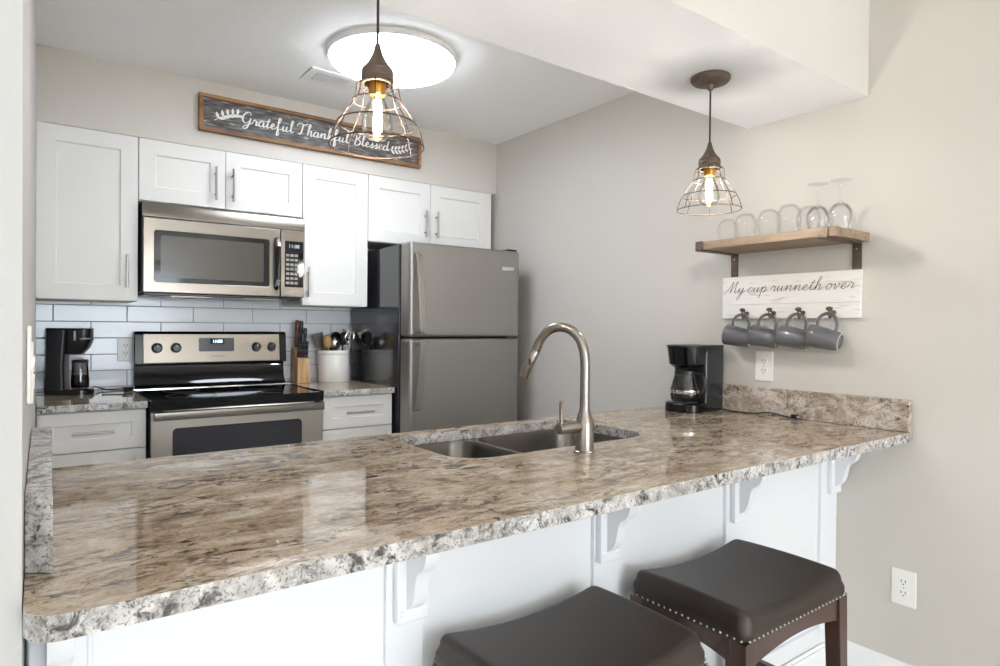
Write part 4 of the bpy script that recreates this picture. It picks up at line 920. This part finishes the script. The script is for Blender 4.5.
utensil('wooden_spoon', 'wooden spoon leaning left in the crock', 'spoon', -0.015, -0.02, (-0.19, -0.12), 0.185, 'spoon', M_SPW, M_SPW)
utensil('cooking_spoon', 'steel serving spoon standing in the middle of the crock', 'spoon', 0.0, -0.01, (-0.03, -0.12), 0.165, 'spoon', M_CHROME, M_CHROME)
utensil('turner', 'navy blue nylon turner in the middle of the crock', 'spatula', 0.0, 0.03, (-0.03, 0.02), 0.155, 'spatula', M_BLKM, mat('navy_nylon', '#1f2740', .35))
utensil('ladle', 'black ladle at the back right of the crock', 'ladle', 0.01, 0.03, (0.10, 0.10), 0.225, 'ladle', M_BLKM, M_BLKM)
utensil('spaghetti_spoon', 'black cooking spoon leaning right in the crock', 'spoon', 0.02, 0.0, (0.17, -0.05), 0.200, 'spoon', M_BLKM, M_BLKM)
utensil('whisk', 'small steel whisk leaning right in the crock', 'whisk', 0.02, -0.035, (0.22, -0.08), 0.200, 'whisk', M_CHROME, M_CHROME)
utensil('steel_turner', 'thin steel turner sticking out at the right of the crock', 'spatula', -0.03, 0.02, (0.44, 0.0), 0.215, 'spatula', M_CHROME, M_CHROME)

# ------------------------------------------------------------------ bar stools
def make_stool():
    t = thing('bar_stool', 'x', 'bar stool', (0, 0, 0)); A, B, ZN = 0.2350, 0.1710, 0.543
    # cushion: fine grid over the top, rounded into the sides, dipping in the middle
    ring = rrect(-A, -B, A, B, 0.020, 5)
    def spread(h, n):
        out = []
        for i in range(n+1):
            t_ = -1+2*i/n; out.append(h*math.copysign(1-(1-abs(t_))**1.7, t_))
        return out
    XS, YS = spread(A, 40), spread(B, 32); rc_ = 0.030; re = 0.026; vs = []; fs = []
    def warp(x, y):
        a_, b_ = abs(x)-(A-rc_), abs(y)-(B-rc_); e = min(A-abs(x), B-abs(y))
        if a_ > 0 and b_ > 0:
            p_, q_ = a_/rc_, b_/rc_; a2 = p_*math.sqrt(1-q_*q_/2); b2 = q_*math.sqrt(1-p_*p_/2)
            e = rc_*(1-math.hypot(a2, b2)); x = math.copysign(A-rc_+a2*rc_, x); y = math.copysign(B-rc_+b2*rc_, y)
        return x, y, max(0.0, e)
    for y in YS:
        for x in XS:
            X_, Y_, e = warp(x, y); d_ = max(0.0, 1-e/re)
            z = ZN+0.044+0.025*(abs(X_)/A)**2.0+0.006*(1-(Y_/B)**2)-re*(1-math.sqrt(max(0, 1-d_*d_)))
            k_ = 1-0.006/A*d_; vs.append((X_*k_, Y_*k_, z))
    nx, ny = len(XS), len(YS)
    for j_ in range(ny-1):
        for i_ in range(nx-1): fs.append((j_*nx+i_, j_*nx+i_+1, (j_+1)*nx+i_+1, (j_+1)*nx+i_))
    edge = [i_ for i_ in range(nx)]+[j_*nx+nx-1 for j_ in range(1, ny)]+[(ny-1)*nx+i_ for i_ in range(nx-2, -1, -1)]+[j_*nx for j_ in range(ny-2, 0, -1)]
    prev = edge
    for f_, out_ in ((0.66, 1.004), (0.33, 1.006), (0.12, 1.0), (0.0, 0.996)):
        cur = []
        for q_ in edge:
            v_ = vs[q_]; cur.append(len(vs)); vs.append((v_[0]*out_/ (1-0.006/A), v_[1]*out_/(1-0.006/A), ZN+(v_[2]-ZN)*f_))
        for k in range(len(edge)): fs.append((prev[k], prev[(k+1) % len(edge)], cur[(k+1) % len(edge)], cur[k]))
        prev = cur
    fs.append(tuple(prev))
    m = MB(); m.add(vs, fs); cu = m.build('seat_cushion', M_LEATHER, t, ang=80)
    # nailheads along the lower edge
    nl = MB().sphere((0, 0, 0), 0.0032, 6).build('nailhead', mat('antique_nickel', '#b3aca2', 0.25, 1.0), cu)
    first = True; sp = 0.0172
    def place(x, y):
        nonlocal first
        o = nl if first else nl.copy()
        if not first: C.objects.link(o)
        first = False; o.location = (x, y, ZN+0.0065)
    kx = int(2*(A-0.012)/sp); ky = int(2*(B-0.012)/sp)
    for k in range(kx+1):
        x = -A+0.012+k*2*(A-0.012)/kx
        place(x, -B-0.0005); place(x, B+0.0005)
    for k in range(ky+1):
        y = -B+0.012+k*2*(B-0.012)/ky
        place(A+0.0005, y); place(-A-0.0005, y)
    # frame: curved aprons
    def apron(a0, a1, fixed, th, plane):
        pts = [(a0, ZN+0.001)]; N_ = 14
        pts = [(a1, ZN), (a0, ZN)]
        for k in range(N_+1):
            f = k/N_; u = a0+(a1-a0)*f; pts.append((u, ZN-0.060+0.022*math.sin(PI*f)**0.9))
        return MB().prism(pts, fixed-th/2, fixed+th/2, plane)
    lg = 0.021
    for s in (-1, 1):
        apron(-A+2*lg, A-2*lg, s*(B-0.018), 0.022, 'XZ').build('apron', M_DARKWX, t, bevel=0.001)
        apron(-B+2*lg, B-2*lg, s*(A-0.018), 0.022, 'YZ').build('apron', M_DARKWX, t, bevel=0.001)
    for sx_ in (-1, 1):
        for sy_ in (-1, 1):
            cx, cy = sx_*(A-0.0225), sy_*(B-0.0225); ex, ey = sx_*0.012, sy_*0.010
            b = [(cx+ex-.017, cy+ey-.017, 0), (cx+ex+.017, cy+ey-.017, 0), (cx+ex+.017, cy+ey+.017, 0), (cx+ex-.017, cy+ey+.017, 0)]
            tp = [(cx-lg, cy-lg, ZN-0.0005), (cx+lg, cy-lg, ZN-0.0005), (cx+lg, cy+lg, ZN-0.0005), (cx-lg, cy+lg, ZN-0.0005)]
            MB().hexa(b, tp).build('leg', M_DARKW, t, bevel=0.002)
    for s in (-1, 1):
        MB().box(-A+.03, s*(B-.016)-.010, 0.17, A-.03, s*(B-.016)+.010, 0.20).build('footrest', M_DARKWX, t, bevel=0.002)
        MB().box(s*(A-.014)-.010, -B+.03, 0.24, s*(A-.014)+.010, B-.03, 0.27).build('footrest', M_DARKWX, t, bevel=0.002)
    return t
s1 = make_stool(); s1.location = (0.905, 0.966, 0); s1['label'] = 'dark leather bar stool nearest the camera, cropped by the photo edge'
s2 = copy_tree(s1); s2.location = (1.507, 0.966, 0); s2['label'] = 'dark leather bar stool with nailhead trim, nearest the right wall'
for s in (s1, s2): s['group'] = 'saddle seat stools at the bar'
